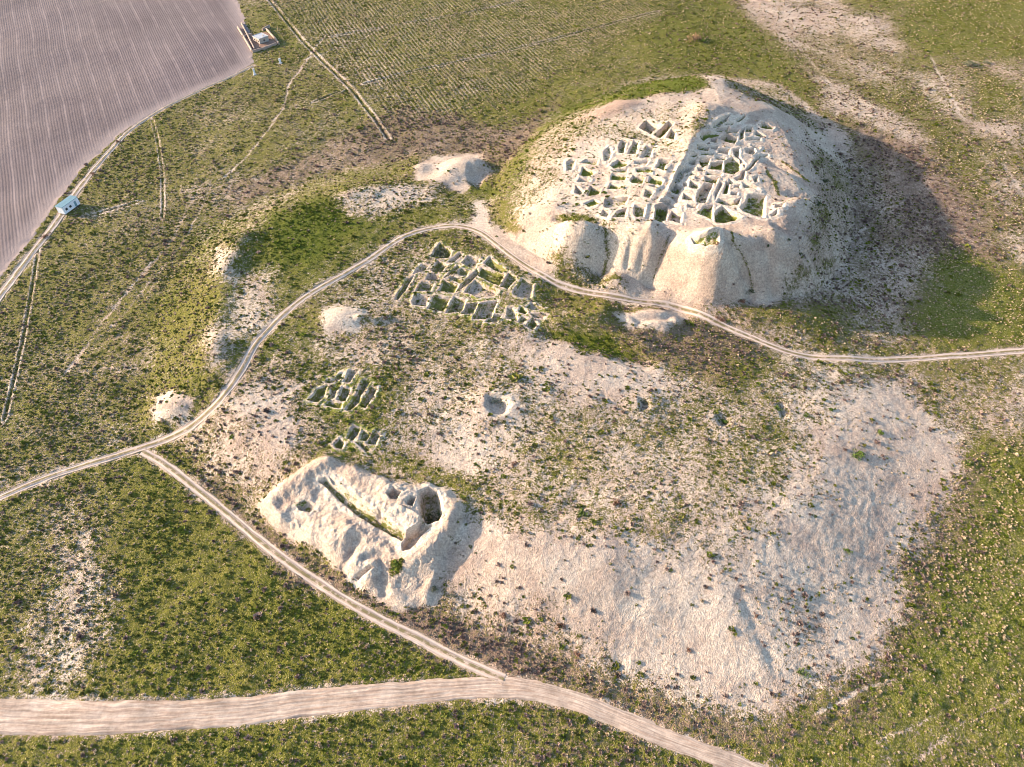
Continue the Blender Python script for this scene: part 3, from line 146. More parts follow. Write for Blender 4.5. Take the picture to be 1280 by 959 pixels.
'trails':[[[[-95.12,367.01],[-98.02,344.26],[-101.53,310.1],[-99.47,283.29],[-102.39,255.44],[-105.81,240.41],[-109.92,228.84]],0.7,0.8],[[[-120.37,364.65],[-125.46,314.69]],0.5,0.3],[[[-100.25,335.98],[-76.86,360.03],[-52.56,402.84]],0.6,0.5],[[[-77.14,313.27],[-66.82,345.44],[-57.7,369.85]],0.6,0.5],[[[-116.34,215.61],[-115.85,191.95],[-119.05,174.54],[-123,151.91],[-124.9,128.87]],0.8,0.5],[[[-111.2,213.05],[-111.67,187.48],[-115.11,170.63],[-119.22,148.4]],0.6,0.4],[[[-10.62,189.29],[-9.81,198.35],[-11.64,204.3]],2.5,0.9],[[[-3.89,181.47],[2.59,182.95],[8.94,183.19],[15.28,186.49]],1.6,0.8],[[[0,181.25],[3.81,174.93],[8.7,168.56]],4,0.7],[[[203.39,340.32],[199.31,319.09],[195.52,297.35],[191.27,276.12]],0.8,0.6],[[[191.18,240.85],[187.41,218.17]],0.8,0.5],[[[58.22,40.14],[63.62,42.61],[69.93,45.02],[77.91,47.21],[86.95,49.73],[97.6,51.69],[106.85,53.94]],0.55,0.55],[[[73.76,32.62],[83.27,37.41],[93,41.76],[103.38,46.99]],0.5,0.5],[[[68.79,35.29],[83.58,41.7],[90.06,43.95]],0.6,0.4],[[[86.38,94.85],[81.62,83.57],[77.54,71.87]],0.5,0.5],[[[87.9,95.02],[83.07,83.72],[78.9,71.99]],0.5,0.5],[[[24.4,60.75],[23.52,55.53],[21.98,48.23]],0.4,0.6],[[[25.69,60.31],[24.64,55.24],[23.24,48.21]],0.4,0.6],[[[142.91,350.34],[146.15,298.69],[125.05,245.7]],0.6,0.3],[[[114.54,192.03],[135.43,211.47],[147.11,212.76]],0.6,0.4],[[[143.31,203.09],[144.41,191.86],[144.54,185.5]],0.5,0.4],[[[-68.9,109.56],[-58.49,117.6],[-51.13,123.1]],0.8,0.5],[[[-14.03,73.99],[-15.21,67.77],[-16.18,62.33]],0.8,0.3],[[[-99.33,45.41],[-93.58,50.07],[-86.79,53.25],[-81.93,59.95]],0.5,0.4],[[[-99.39,42.42],[-94.11,47.72],[-87.63,51.32]],0.4,0.4]],
'paint':[[[[-158,159.16],[-126.77,349.63],[-38.73,256.02],[-102.01,205.84],[-110.97,151.94],[-95.67,104],[-123.25,89.81]],10.8,0.74,0.4,0.6,0.2,0.5,1],[[[-142.77,413.65],[118.78,426.94],[93.42,340.62],[0,263.07],[-44.53,250],[-111.03,349.94]],8.1,0.84,0.5,0.6,0.05,0.5,1],[[[-107.21,370.02],[-81.61,391.83],[-43.28,304.89],[-57.45,275.62],[-82.36,322.03]],10.8,0.68,0.3,0.4,0.15,0.6,1],[[[-48.85,289.77],[0,269.8],[21.33,297.95],[11.57,227.27],[-37.82,246.55],[-97.6,210.66],[-106.14,220.75]],6.75,0.72,0.35,0.35,0.6,0.3,1],[[[73.06,426.74],[132.33,426.46],[137.49,359.87],[130.43,306.27],[98.44,327.09],[71.84,326.64]],10.8,0.92,0.6,0.25,0.15,0.3,1],[[[123.32,426.84],[191.66,426.46],[162.76,350.34],[140.22,340.85],[126.1,380.32]],10.8,0.42,0.35,0.35,0.45,0.5,1],[[[144.38,370.19],[193.09,379.8],[202.22,340.32],[174.14,306.69],[142.74,323.13]],13.5,0.6,0.35,0.45,0.4,0.5,1],[[[179.91,390.77],[212.12,396.52],[190.33,349.94],[174.47,349.94]],9.45,0.4,0.3,0.4,0.5,0.5,1],[[[138.95,323.05],[156,306.69],[165.85,276.06],[154.26,262.83],[137.83,283.61]],8.1,0.38,0.3,0.3,0.5,0.5,1],[[[152.34,276.12],[176.41,269.01],[172.53,237.55],[158.51,249.15]],8.1,0.5,0.3,0.4,0.5,0.5,1],[[[209.82,426.26],[295.74,425.2],[252.89,340.47],[198.38,340.39]],13.5,0.88,0.62,0.4,0.15,0.3,1],[[[195.46,323.34],[248.34,331.49],[207.23,250.56],[186.96,262.65],[185.53,298.96]],10.8,0.45,0.35,0.45,0.4,0.55,1],[[[213.87,322.76],[235.55,306.34],[220.75,277],[196.44,276.25]],10.8,0.75,0.6,0.5,0.2,0.5,1],[[[177.77,306.69],[186.96,262.65],[176.78,220.6],[162.46,243.21]],8.1,0.82,0.5,0.4,0.3,0.4,1],[[[190.33,262.77],[207.23,250.56],[176.82,191.56],[171.84,210.19]],10.8,0.6,0.4,0.5,0.35,0.5,1],[[[169.63,205.38],[179.08,196.04],[168.56,174.9],[162.8,179.04]],8.1,0.5,0.45,0.5,0.3,0.5,1],[[[139.89,269.19],[164.32,255.62],[168.98,210.19],[159.47,183.21],[142.02,179.33],[123.58,193.38],[137.46,233.26]],9.45,0.62,0.2,0.1,0.85,0.3,1],[[[123.58,193.38],[145.37,187.57],[128.11,152.25],[98.05,143.57],[104.34,169.74]],9.45,0.5,0.3,0.2,0.6,0.4,1],[[[148.03,187.52],[166.58,170.94],[151.1,140.37],[120.08,138.58],[126.13,159.45]],10.8,0.96,0.9,0.9,0.1,0.3,1],[[[101.94,154.68],[123.22,152.18],[124.7,138.58],[90.49,134.93]],8.1,0.62,0.4,0.5,0.35,0.6,1],[[[98.85,132.32],[148.6,135.49],[132.04,103.79],[115.97,103.95],[113.58,122.96]],10.8,0.66,0.4,0.55,0.3,0.6,1],[[[121.22,120.25],[143.8,126.19],[132.04,103.79],[113.48,94.15]],10.8,0.5,0.4,0.55,0.3,0.6,1],[[[115.97,103.95],[133.39,106.38],[94.86,30.1],[43.6,29.98],[55.14,40.13],[71.37,46.86],[88.28,65.29],[107.6,89.61]],4.73,0.98,0.9,0.95,0.15,0.4,1],[[[76.06,42.4],[104.92,50.09],[94.86,30.1],[58.12,29.97]],13.5,0.86,0.6,0.8,0.2,0.6,1],[[[110.7,101.34],[121.99,103.88],[105.64,80.92],[87.16,58.24],[70.84,45.34],[65.58,43.81],[80.39,58.19]],5.4,1,0.85,0.7,0.5,0.4,1],[[[-122.13,87.57],[-94.58,101.03],[-76.93,89.69],[-37.85,64.25],[-3.17,46.78],[-34.53,44.97],[-99.76,43.15]],6.75,0.95,0.5,0.4,0.12,0.5,1],[[[-121.05,85.4],[-102.96,96.75],[-95.06,94.32],[-76.28,45.3],[-100.3,44.2]],8.1,0.8,0.3,0.5,0.2,0.7,1],[[[-103.05,83.2],[-91.65,85.32],[-80.6,56.5],[-84.1,46.88],[-94.6,45.41],[-98.92,61.79]],9.45,0.52,0.25,0.5,0.2,0.8,1],[[[-94.06,94.3],[-80.77,89.69],[-37.38,61.57],[-12.87,49.93],[-38.01,46.8],[-77.25,49.94]],10.8,0.97,0.42,0.2,0.1,0.4,1],[[[-54.53,68.96],[-30.1,58.1],[-6.38,48.34],[-28.72,48.33]],9.45,0.95,0.7,0.35,0.2,0.4,1],[[[-99.47,36.69],[-51.7,38.71],[-12.39,42.3],[3.11,43.45],[21.19,37.97],[42.15,29.98],[-95.97,29.99]],5.4,0.95,0.55,0.3,0.15,0.5,1],[[[3.1,42.27],[24.05,36.59],[34.97,30.6],[0,30.6]],8.1,0.95,0.6,0.6,0.45,0.3,1],[[[-99.11,36],[-78.21,36.61],[-72.81,30.58],[-96.3,30.64]],8.1,0.75,0.35,0.5,0.2,0.6,1],[[[-79.04,96.55],[-57.44,80.9],[-34.78,66.89],[-13.49,59.86],[0,54.71],[15.93,48.24],[34.04,42.26],[43.62,36.61],[33.07,36.59],[15.6,44.01],[0,47.07],[-19.92,56.44],[-41.99,67.94],[-66.1,85.26]],5.4,1,0.4,0.35,0.95,0.4,1],[[[3.3,56.11],[18.98,46.72],[54.74,38.71],[68.73,43.83],[70.31,39.48],[50.63,34.58],[33.19,37.28],[15.68,44.91]],5.4,0.95,0.6,0.5,0.6,0.4,1],[[[-108.53,151.91],[-108.77,178.72],[-99.15,205.8],[-82.69,221.57],[-61.32,235.96],[-41.87,229.46],[-73.91,199.87],[-85.34,182.1],[-83.57,144.21],[-76.91,110.88],[-90.8,108.51],[-101.42,125.76]],6.75,0.8,0.45,0.45,0.1,0.75,1],[[[-110.47,196.53],[-90.1,215.47],[-83.88,204.77],[-97.13,182.9],[-102.82,157.83]],5.4,0.74,0.6,0.4,0.03,0.8,1],[[[-99.15,205.8],[-34.5,217.8],[-5.59,208.37],[-10.73,192.87],[-37.2,189.07],[-58.8,163.41],[-71.99,138.36],[-75.15,125.67],[-83.57,144.21],[-87.67,172.65]],5.4,0.72,0.55,0.2,0.1,0.7,1],[[[-84.25,196.41],[-67.35,208.04],[-47.58,207.5],[-45.42,191.09],[-60.3,171.32],[-78.25,173.05]],8.1,0.97,0.9,0.15,0.05,0.4,1],[[[-83.04,162.91],[-71.77,166.92],[-71.32,144.9],[-78.41,137.77]],5.4,0.35,0.4,0.2,0.1,0.8,1],[[[-61.92,209.71],[-27.21,216.6],[-28.02,207.75],[-46.02,195.63],[-57.12,197.6]],4.05,0.3,0.4,0.2,0.2,0.75,1],[[[-84.71,142.58],[-76.4,138.2],[-74.53,123.04],[-81.18,125.7]],4.05,0.36,0.4,0.3,0.1,0.75,1],[[[-97.13,182.9],[-85.55,173.44],[-82.94,159.03],[-88.56,158.73]],4.05,0.36,0.4,0.3,0.1,0.75,1],[[[-70.1,135.2],[-59.06,141.39],[-52.77,131.95],[-66.09,123.19]],5.4,0.97,0.85,0.2,0.1,0.4,1],[[[-58.8,163.41],[-31.47,184.66],[0,170.91],[18.26,143.77],[-4.5,138.26],[-36.01,138.39],[-55.7,147.9]],8.1,0.62,0.45,0.35,0.3,0.6,1],[[[-72.45,123.13],[-49.74,140.72],[0,138.29],[10.64,122.98],[-7.82,99.84],[-37.08,89.23],[-67.9,105]],10.8,0.58,0.5,0.35,0.3,0.6,1],[[[-36.01,138.39],[0,135.04],[-4.2,119.81],[-29.55,120.4]],10.8,0.66,0.5,0.35,0.4,0.5,1],[[[-70.97,117.51],[-52.21,117.57],[-48.72,99.58],[-61.45,90.99],[-80.77,103.18],[-75.74,110.67]],8.1,0.32,0.3,0.25,0.35,0.7,1],[[[-82.25,109.65],[-68.9,109.56],[-59.64,92.57],[-76.36,94.22]],6.75,0.5,0.4,0.3,0.5,0.6,1],[[[-57.18,131.98],[-32.33,126.15],[-27.14,97.6],[-41.36,93.27],[-57.88,114.84]],6.75,0.85,0.65,0.25,0.1,0.6,1],[[[-14.58,117.23],[13.4,135.68],[58.06,134.01],[67.08,116.45],[57.86,81.64],[27.77,73.21],[-7.08,77.33]],18.9,0.47,0.5,0.4,0.22,0.6,1],[[[0,138.29],[29.21,136.51],[43.99,130.36],[51.19,121.66],[37.85,118.37],[20.65,114.74],[4.25,122.89]],8.1,0.2,0.4,0.3,0.4,0.7,1],[[[-23.82,103.65],[-3.97,104.41],[0,90.06],[-15,90.25]],6.75,0.3,0.4,0.3,0.3,0.7,1],[[[-27.4,100],[-9.47,92.55],[-7.31,84.5],[-18.38,87.1]],5.4,0.9,0.55,0.3,0.2,0.5,1],[[[-9.37,90.19],[11.33,92.25],[21.53,81.02],[6.95,74.6],[-7.14,79.24]],10.8,0.5,0.6,0.3,0.2,0.6,1],[[[38.66,110.03],[67.08,116.45],[70.91,100.64],[57.86,81.64],[37.75,81.16]],13.5,0.5,0.6,0.4,0.25,0.6,1],[[[11.44,142.69],[27.1,139.24],[36.64,133.26],[33.11,130.51],[19.87,132.48],[11.37,139.84]],2.5,0.95,0.9,0.1,0.1,0.4,1],[[[0,153.96],[18.34,145.25],[13.68,141.96],[0,148.5]],4.05,0.8,0.6,0.3,0.3,0.5,1],[[[29.77,143.39],[61.05,147.89],[79.45,136.23],[73.35,123.85],[55.49,121.74],[35.58,133.45]],6.75,0.88,0.4,0.35,0.6,0.4,1],[[[61.87,130.97],[77.67,134.28],[74.44,123.88],[59.96,122.46]],4.05,0.95,0.8,0.2,0.3,0.4,1],[[[54.44,150.85],[74.75,147.13],[93.29,136.55],[93.4,130.15],[73.3,139.17]],5.4,0.55,0.4,0.4,0.4,0.6,1],[[[73.3,139.17],[98.85,132.32],[95.92,112.75],[73.28,108.54],[63.48,119.12]],8.1,0.42,0.5,0.3,0.3,0.7,1],[[[74.07,111.24],[100.61,118.92],[114.07,109.05],[101.84,85.15],[78.66,58.15],[62.88,45.27],[40.04,41.38],[22.15,46.74],[9.69,51.34],[-3.36,60.88],[-14.01,72.58],[-3.5,75.1],[20.57,71.04],[52.09,71.94],[66.51,86.16]],9.45,0.1,0.45,0.4,0.4,0.6,1],[[[86.39,123.2],[105.47,125.33],[109.67,103.77],[95.88,84.88],[84.47,92.38]],9.45,0.16,0.4,0.4,0.4,0.5,1],[[[-14.54,84.74],[0,73.05],[27.58,71.43],[13.48,66.05],[-6.96,72.11]],6.75,0.06,0.4,0.3,0.3,0.75,1],[[[-8.64,69.01],[9.97,60.21],[6.58,55.94],[-6.75,61.18]],8.1,0.42,0.6,0.3,0.5,0.6,1],[[[41.38,81.23],[57.86,81.64],[49.98,70.12],[38.01,71.58]],10.8,0.42,0.6,0.3,0.35,0.65,1],[[[53.3,60.35],[71,67.89],[74.48,61.33],[60.09,46.72],[50.73,48.01]],9.45,0.3,0.5,0.4,0.6,0.55,1],[[[-59.59,86.46],[-56.89,88.8],[-50.09,92.28],[-44.17,95.37],[-35.96,92.44],[-26.97,88.13],[-19.85,88.32],[-14.36,86.38],[-11.15,81.92],[-12.63,76.48],[-14.8,72.55],[-16.24,66.88],[-17.12,61.49],[-24.79,61.46],[-31.88,65.34],[-36.9,68.89],[-44.18,74.43],[-54.25,79.46]],1.5,0,0.4,0.2,0.1,0.62,1],[[[-43.34,90.65],[-39.01,87.93],[-28.58,80.63],[-24.77,77.03],[-28.44,78.53],[-36.12,83.68],[-41.48,87.66]],1.5,0.75,0.8,0.3,0.1,0.6,1],[[[-26.6,70.69],[-23.62,70.22],[-24.1,67.92],[-26.42,68.55]],1,0.9,0.8,0.2,0.1,0.5,1],[[[-49.39,86.08],[-46.27,84.96],[-43.49,82.92],[-47.14,83.05]],1.2,0.7,0.7,0.2,0.1,0.5,1],[[[0,206.49],[6.24,247.33],[20.61,282.71],[51.04,309.53],[89.77,321.2],[123.58,307.81],[136.56,269.19],[132.12,222.3],[114.13,182.96],[96.99,163.11],[76.18,153.12],[56.72,150.96],[38.57,156.84],[24.32,160.39],[5.13,178.58]],4.05,0.12,0.5,0.3,0.35,0.55,1],[[[-5.54,205.35],[1.56,244.63],[17.21,283.29],[28.41,259.84],[20.1,227.8],[13.43,203.17],[2.63,191.07]],5.4,0.8,0.75,0.4,0.05,0.8,1],[[[17.21,283.29],[51.04,309.53],[89.61,320.35],[73.9,260.31],[48.48,252.77],[29.69,242.2]],4.05,0.88,0.85,0.3,0.05,0.7,1],[[[0,201.59],[7.47,236.05],[25.23,276.88],[36.64,253.55],[29.03,233.53],[20.95,218.46],[15.71,195.07],[6.49,189.54]],4.05,0.55,0.85,0.45,0.02,0.75,1],[[[50.73,306.84],[73.84,274.5],[72.69,261.95],[49.07,257]],2.5,0.92,0.95,0.15,0,0.5,1],[[[24.83,235.03],[39.68,239.77],[41.93,233.74],[28.28,223.91]],2.5,0.75,0.8,0.3,0.05,0.7,1],[[[96.49,317.6],[122.73,304.61],[133.17,269.07],[117.99,257.74],[97.97,254.27],[83.12,259.78]],4.05,0.55,0.6,0.2,0.3,0.5,1],[[[67.9,250.64],[71.4,236.96],[65.92,216.87],[61.37,221.36]],1.5,0.55,0.4,0.1,0.2,0.5,1],[[[112.71,243.94],[127.65,242.38],[118.12,204.31],[94.58,167.87],[82.21,157.69],[91.6,174.33],[103.72,206.4]],5.4,0.42,0.6,0.1,0.4,0.45,1],[[[129.09,256.02],[142.59,239],[131.93,201.83],[105.81,166.16],[84.94,150.36],[102.83,177.21],[118.24,211.22]],6.75,0.45,0.5,0.15,0.6,0.45,1],[[[24.28,247.51],[39.87,255.83],[48.11,250.17],[35.39,240.52]],2,0.1,0.5,0.2,0.1,0.05,1],[[[14.08,219.27],[35.39,240.52],[69.78,254.24],[56.44,209.23],[38.54,171.38],[12.6,180.26]],6.75,0.34,0.75,0.35,0.03,0.75,1],[[[12.75,186.82],[22.59,182.31],[26.13,179.69],[19.54,175.63],[12.71,184.23]],1.2,0.8,0.8,0.2,0,0.7,1],[[[22.26,167.73],[31.97,165.85],[36.44,160.61],[24.36,161.03]],2.5,0.65,0.6,0.3,0.3,0.6,1],[[[7.14,177.19],[14.85,170.24],[16.06,167.61],[9.94,168.44]],2.5,0.6,0.6,0.3,0.3,0.6,1],[[[14.84,167.77],[33.79,158.31],[47.86,153.4],[33.46,154.09],[14.71,163.49]],4.05,0.35,0.5,0.3,0.3,0.65,1],[[[-36.93,238.45],[-29.93,246.43],[-12.66,248.2],[-8.24,224.69],[-17.04,212.69],[-34.85,220.69]],2.5,0.12,0.5,0.3,0.2,0.6,1],[[[-16.04,221.57],[-5.69,214.26],[-8.38,207.11],[-15.51,210.1]],4.05,0.9,0.85,0.2,0.1,0.5,1],[[[-55.42,148.73],[-49.34,151.11],[-43.03,148.21],[-44.04,139.72],[-51.97,140.3]],2,0.12,0.4,0.2,0.1,0.85,1],[[[-96.7,119.38],[-90.98,120.84],[-83.39,115.82],[-82.79,110.13],[-92.27,110.56]],2,0.15,0.4,0.2,0.2,0.7,1],[[[-8.24,115.25],[0,116.68],[3.67,111.96],[0,108.39],[-8.06,108.91]],1.5,0.15,0.5,0.2,0.1,0.75,1],[[[30.22,147.63],[50.19,152.65],[51.26,148.09],[43.24,141.3],[33.17,142.73]],2,0.05,0.5,0.2,0.1,0.75,1],[[[-13.6,197.6],[0,186.62],[14.8,166.33],[12.26,163.56],[0,172.93],[-13.21,187.65]],2.5,0.15,0.4,0.2,0.3,0.6,1],[[[-37.87,172.17],[-20.95,184.4],[12.26,163.56],[11.48,144.59],[0,139.92],[-18.46,145.35],[-32.9,150.63]],4.05,0.6,0.62,0.3,0.15,0.8,1],[[[63.36,172.89],[63.3,163.99],[66.52,162.15],[69.62,159.71],[71.2,156.65],[71.93,156.4],[70.4,159.57],[67.33,162.1],[64.07,163.87],[63.96,172.25]],0.6,0.85,0.5,0.1,0.15,0.4,1],[[[26.98,179.16],[28.74,175.17],[29.25,171.62],[27.51,166.97],[28.15,166.15],[29.96,171.26],[29.44,174.76],[27.67,178.6]],0.6,0.6,0.5,0.1,0.15,0.4,1],[[[86.28,215.61],[91.37,213.39],[95.9,209.07],[99.49,205.24],[100.71,205.32],[96.97,208.83],[92.37,212.98],[87.36,215.36]],0.6,0.85,0.5,0.1,0.15,0.4,1],[[[47.58,171.95],[45.46,167.66],[43.18,164.08],[43.88,163.78],[46.14,167.35],[48.27,171.63]],0.6,0.55,0.5,0.1,0.15,0.4,1],[[[84.98,205.97],[85.29,198.53],[84.81,190.62],[86.06,190.36],[86.59,198.31],[86.32,205.79]],0.6,0.8,0.5,0.1,0.15,0.4,1],[[[62.25,212.82],[57.54,202.68],[58.1,202.19],[62.88,212.52]],0.6,0.7,0.5,0.1,0.15,0.4,1],[[[92.11,175.2],[97.1,179.47],[97.4,177.58],[92.88,173.96]],2,0.7,0.5,0.1,0.3,0.4,1],[[[98.62,187.44],[105.09,194.26],[106.05,193.46],[99.39,186.1]],2,0.7,0.5,0.1,0.3,0.4,1],[[[97.87,172.37],[102.66,175.96],[103.26,174.58],[98.89,171.52]],2,0.7,0.5,0.1,0.3,0.4,1],[[[87.04,163.44],[90.94,165.77],[91.68,164.76],[88.11,162.79]],2,0.7,0.5,0.1,0.3,0.4,1],[[[112.2,212.54],[120.05,221.42],[119.02,216.74],[112.52,210.09]],2,0.7,0.5,0.1,0.3,0.4,1],[[[82.79,160.47],[86.31,162.17],[87.06,161.22],[83.8,159.75]],2,0.7,0.5,0.1,0.3,0.4,1],[[[105.04,218.59],[111.99,226.44],[111.32,222.21],[105.31,215.96]],2,0.7,0.5,0.1,0.3,0.4,1]],  # extra straw lightens far plain in place of haze; brown tints citadel's cast shadow
'field':[[-170.63,35.32],[-167.32,114.51],[-166.82,157.25],[-164.73,172.64],[-163.92,192.78],[-164.79,207.97],[-165.7,235.68],[-161.49,264.64],[-154.38,281.87],[-143.1,300.56],[-131.5,316.71],[-124.19,333.14],[-135.54,369.71],[-156.07,419.52],[-172.03,453.67],[-239.72,589.85],[-382.75,840.29],[-1671.61,840.29]],
'crop':[[-140.13,420.77],[117.53,420.77],[47.56,349.81],[3.5,290.64],[-42.78,263.98],[-78.06,318.39]],
'plants':[[92.07,359.38,4.2,3.2,'brown'],[96.38,356.5,2,1.4,'green'],[216.88,329.57,3.4,2.2,'grey'],[226.89,331.42,2,1,'grey'],[-159.77,257.59,1.3,1.2,'rust'],[-159.34,232.88,1.3,1.3,'rust'],[-159.79,193.81,1.7,1.6,'rust'],[-23.36,177.71,3.4,2.6,'grey'],[-4.13,114.16,2,1.2,'grey'],[-18.59,80.69,2.6,2.2,'dark'],[34.44,114.48,1.2,0.8,'grey'],[54.24,109.6,1.3,0.8,'green'],[69.07,113.39,1.2,0.8,'green'],[-25.16,69.71,1.6,0.8,'green'],[-16.64,64.96,1.2,0.9,'grey'],[85.09,100.22,2.2,0.8,'green'],[93.82,107.09,1.3,0.7,'green'],[9.88,56.83,1.2,0.8,'rust'],[113.68,98.94,1.3,0.8,'green'],[68.45,154.12,1.5,1,'rust'],[71.47,157.12,1.3,1.1,'dark'],[61.05,147.89,1.6,1,'rust'],[58.77,161.44,0.9,0.9,'rust'],[82.71,113.6,1.2,0.6,'green'],[76.16,111.3,1.2,0.6,'green'],[13.25,51.56,0.8,0.6,'rust'],[35.81,52.09,0.7,0.5,'rust'],[50.46,58.72,0.6,0.5,'rust'],[23.61,83.6,1.3,1,'rust'],[15.27,81.1,1.5,1,'green'],[0.38,94.75,0.9,0.6,'rust'],[-1.67,59.29,1.1,0.8,'rust'],[-12.82,63.84,0.9,0.7,'grey'],[74.4,73.39,1,0.6,'green'],[57.73,48.16,1.3,0.8,'green'],[-48.26,85.45,1.4,0.7,'green'],[87.1,167.14,0.8,0.6,'dark'],[82.43,168.25,0.8,0.6,'dark'],[75.93,165.67,0.8,0.6,'dark'],[109.14,212.03,1.8,1.2,'dark'],[99.83,192.77,1.5,1,'dark']],
'hut':[-125.97,357.58],
'cabin':[-158.24,209.96],
'posts':[[-119.94,320.08],[-110.76,332.25]],
'yard':[[-142.33,374.91],[-127.33,344.63],[-116.59,354.2],[-122.9,365.41],[-126.8,368.82],[-131.55,364.56],[-136.33,362.03]],
'yardwalls':[[[-142.09,374.03],[-134.66,359.53],[-127.43,345.02]],[[-141.59,379.35],[-134.78,364.56],[-126.88,347.38]],[[-127.27,344.4],[-122.46,348.17],[-117.66,353.79]],[[-126.73,371.42],[-122.36,364.56],[-118.97,358.7],[-116.33,353.79]],[[-136.67,362.03],[-132.23,364.56]],[[-128.7,370.98],[-125.94,375.35]]]}

rng = np.random.default_rng(7)
random.seed(7)

# ---------------------------------------------------------------- node helpers and materials
class NT:
    def __init__(s, name):
        s.m = bpy.data.materials.new(name); s.m.use_nodes = True; s.t = s.m.node_tree
        s.b = s.t.nodes['Principled BSDF']; s.b.inputs['Roughness'].default_value = 0.95
        s.b.inputs['Specular IOR Level'].default_value = 0.1
    def n(s, t, **k):
        o = s.t.nodes.new(t)
        for a, v in k.items(): setattr(o, a, v)
        return o
    def put(s, sock, v):
        if isinstance(v, bpy.types.NodeSocket): s.t.links.new(v, sock)
        elif hasattr(sock.default_value, '__len__') and len(sock.default_value) == 4 and len(v) == 3: sock.default_value = (*v, 1)
        else: sock.default_value = v
    def math(s, op, a, b=0.0, c=0.0):
        o = s.n('ShaderNodeMath', operation=op)
        s.put(o.inputs[0], a); s.put(o.inputs[1], b); s.put(o.inputs[2], c); return o.outputs[0]
    def mix(s, f, a, b):
        o = s.n('ShaderNodeMix', data_type='RGBA'); o.clamp_factor = True
        s.put(o.inputs[0], f); s.put(o.inputs[6], a); s.put(o.inputs[7], b); return o.outputs[2]
    def mul(s, a, b):
        o = s.n('ShaderNodeMix', data_type='RGBA', blend_type='MULTIPLY')
        s.put(o.inputs[0], 1.0); s.put(o.inputs[6], a); s.put(o.inputs[7], b); return o.outputs[2]
    def noise(s, scale, detail=2.0, rough=0.5, vec=None, dist=0.0):
        o = s.n('ShaderNodeTexNoise'); s.put(o.inputs['Scale'], scale); s.put(o.inputs['Detail'], detail)
        s.put(o.inputs['Roughness'], rough); s.put(o.inputs['Distortion'], dist)
        s.put(o.inputs['Vector'], vec if vec is not None else s.pos()); return o.outputs[0]
    def pos(s):
        if not hasattr(s, '_p'): s._p = s.n('ShaderNodeNewGeometry').outputs['Position']
        return s._p
    def ramp(s, v, a, b, x=0.0, y=1.0):
        o = s.n('ShaderNodeMapRange', interpolation_type='SMOOTHSTEP')
        s.put(o.inputs[0], v); s.put(o.inputs[1], a); s.put(o.inputs[2], b); s.put(o.inputs[3], x); s.put(o.inputs[4], y); return o.outputs[0]
    def attr(s, name, kind='GEOMETRY'):
        o = s.n('ShaderNodeAttribute', attribute_name=name, attribute_type=kind); return o
    def rgb(s, c):
        o = s.n('ShaderNodeSeparateColor'); s.put(o.inputs[0], c); return o.outputs
    def bump(s, h, strength, dist):
        o = s.n('ShaderNodeBump'); s.put(o.inputs['Height'], h); o.inputs['Strength'].default_value = strength; o.inputs['Distance'].default_value = dist
        s.put(s.b.inputs['Normal'], o.outputs[0])
    def grey(s, v):
        o = s.n('ShaderNodeCombineColor')
        for i in range(3): s.put(o.inputs[i], v)
        return o.outputs[0]
    def done(s, c):
        s.put(s.b.inputs['Base Color'], c); return s.m

def soil_colour(g, tone):
    """dry loess: pinkish tan to pale cream, mottled"""
    n1 = g.noise(0.16, 3, 0.6); n2 = g.noise(1.7, 3, 0.65); n3 = g.noise(4.2, 2, 0.6)
    c = g.mix(g.ramp(g.math('ADD', tone, g.math('MULTIPLY', g.math('SUBTRACT', n1, 0.5), 0.9)), 0.1, 0.9), (0.318, 0.217, 0.156), (0.49, 0.385, 0.287))
    c = g.mix(g.ramp(g.noise(0.09, 4, 0.65, dist=0.8), 0.52, 0.68, 0, 0.5), c, (0.27, 0.185, 0.14))
    c = g.mix(g.ramp(g.noise(0.55, 4, 0.7), 0.58, 0.72, 0, 0.35), c, (0.23, 0.175, 0.135))
    c = g.mul(c, g.grey(g.ramp(n2, 0.25, 0.75, 0.72, 1.22)))
    c = g.mul(c, g.grey(g.ramp(n3, 0.3, 0.7, 0.8, 1.16)))
    return c, n2, n3

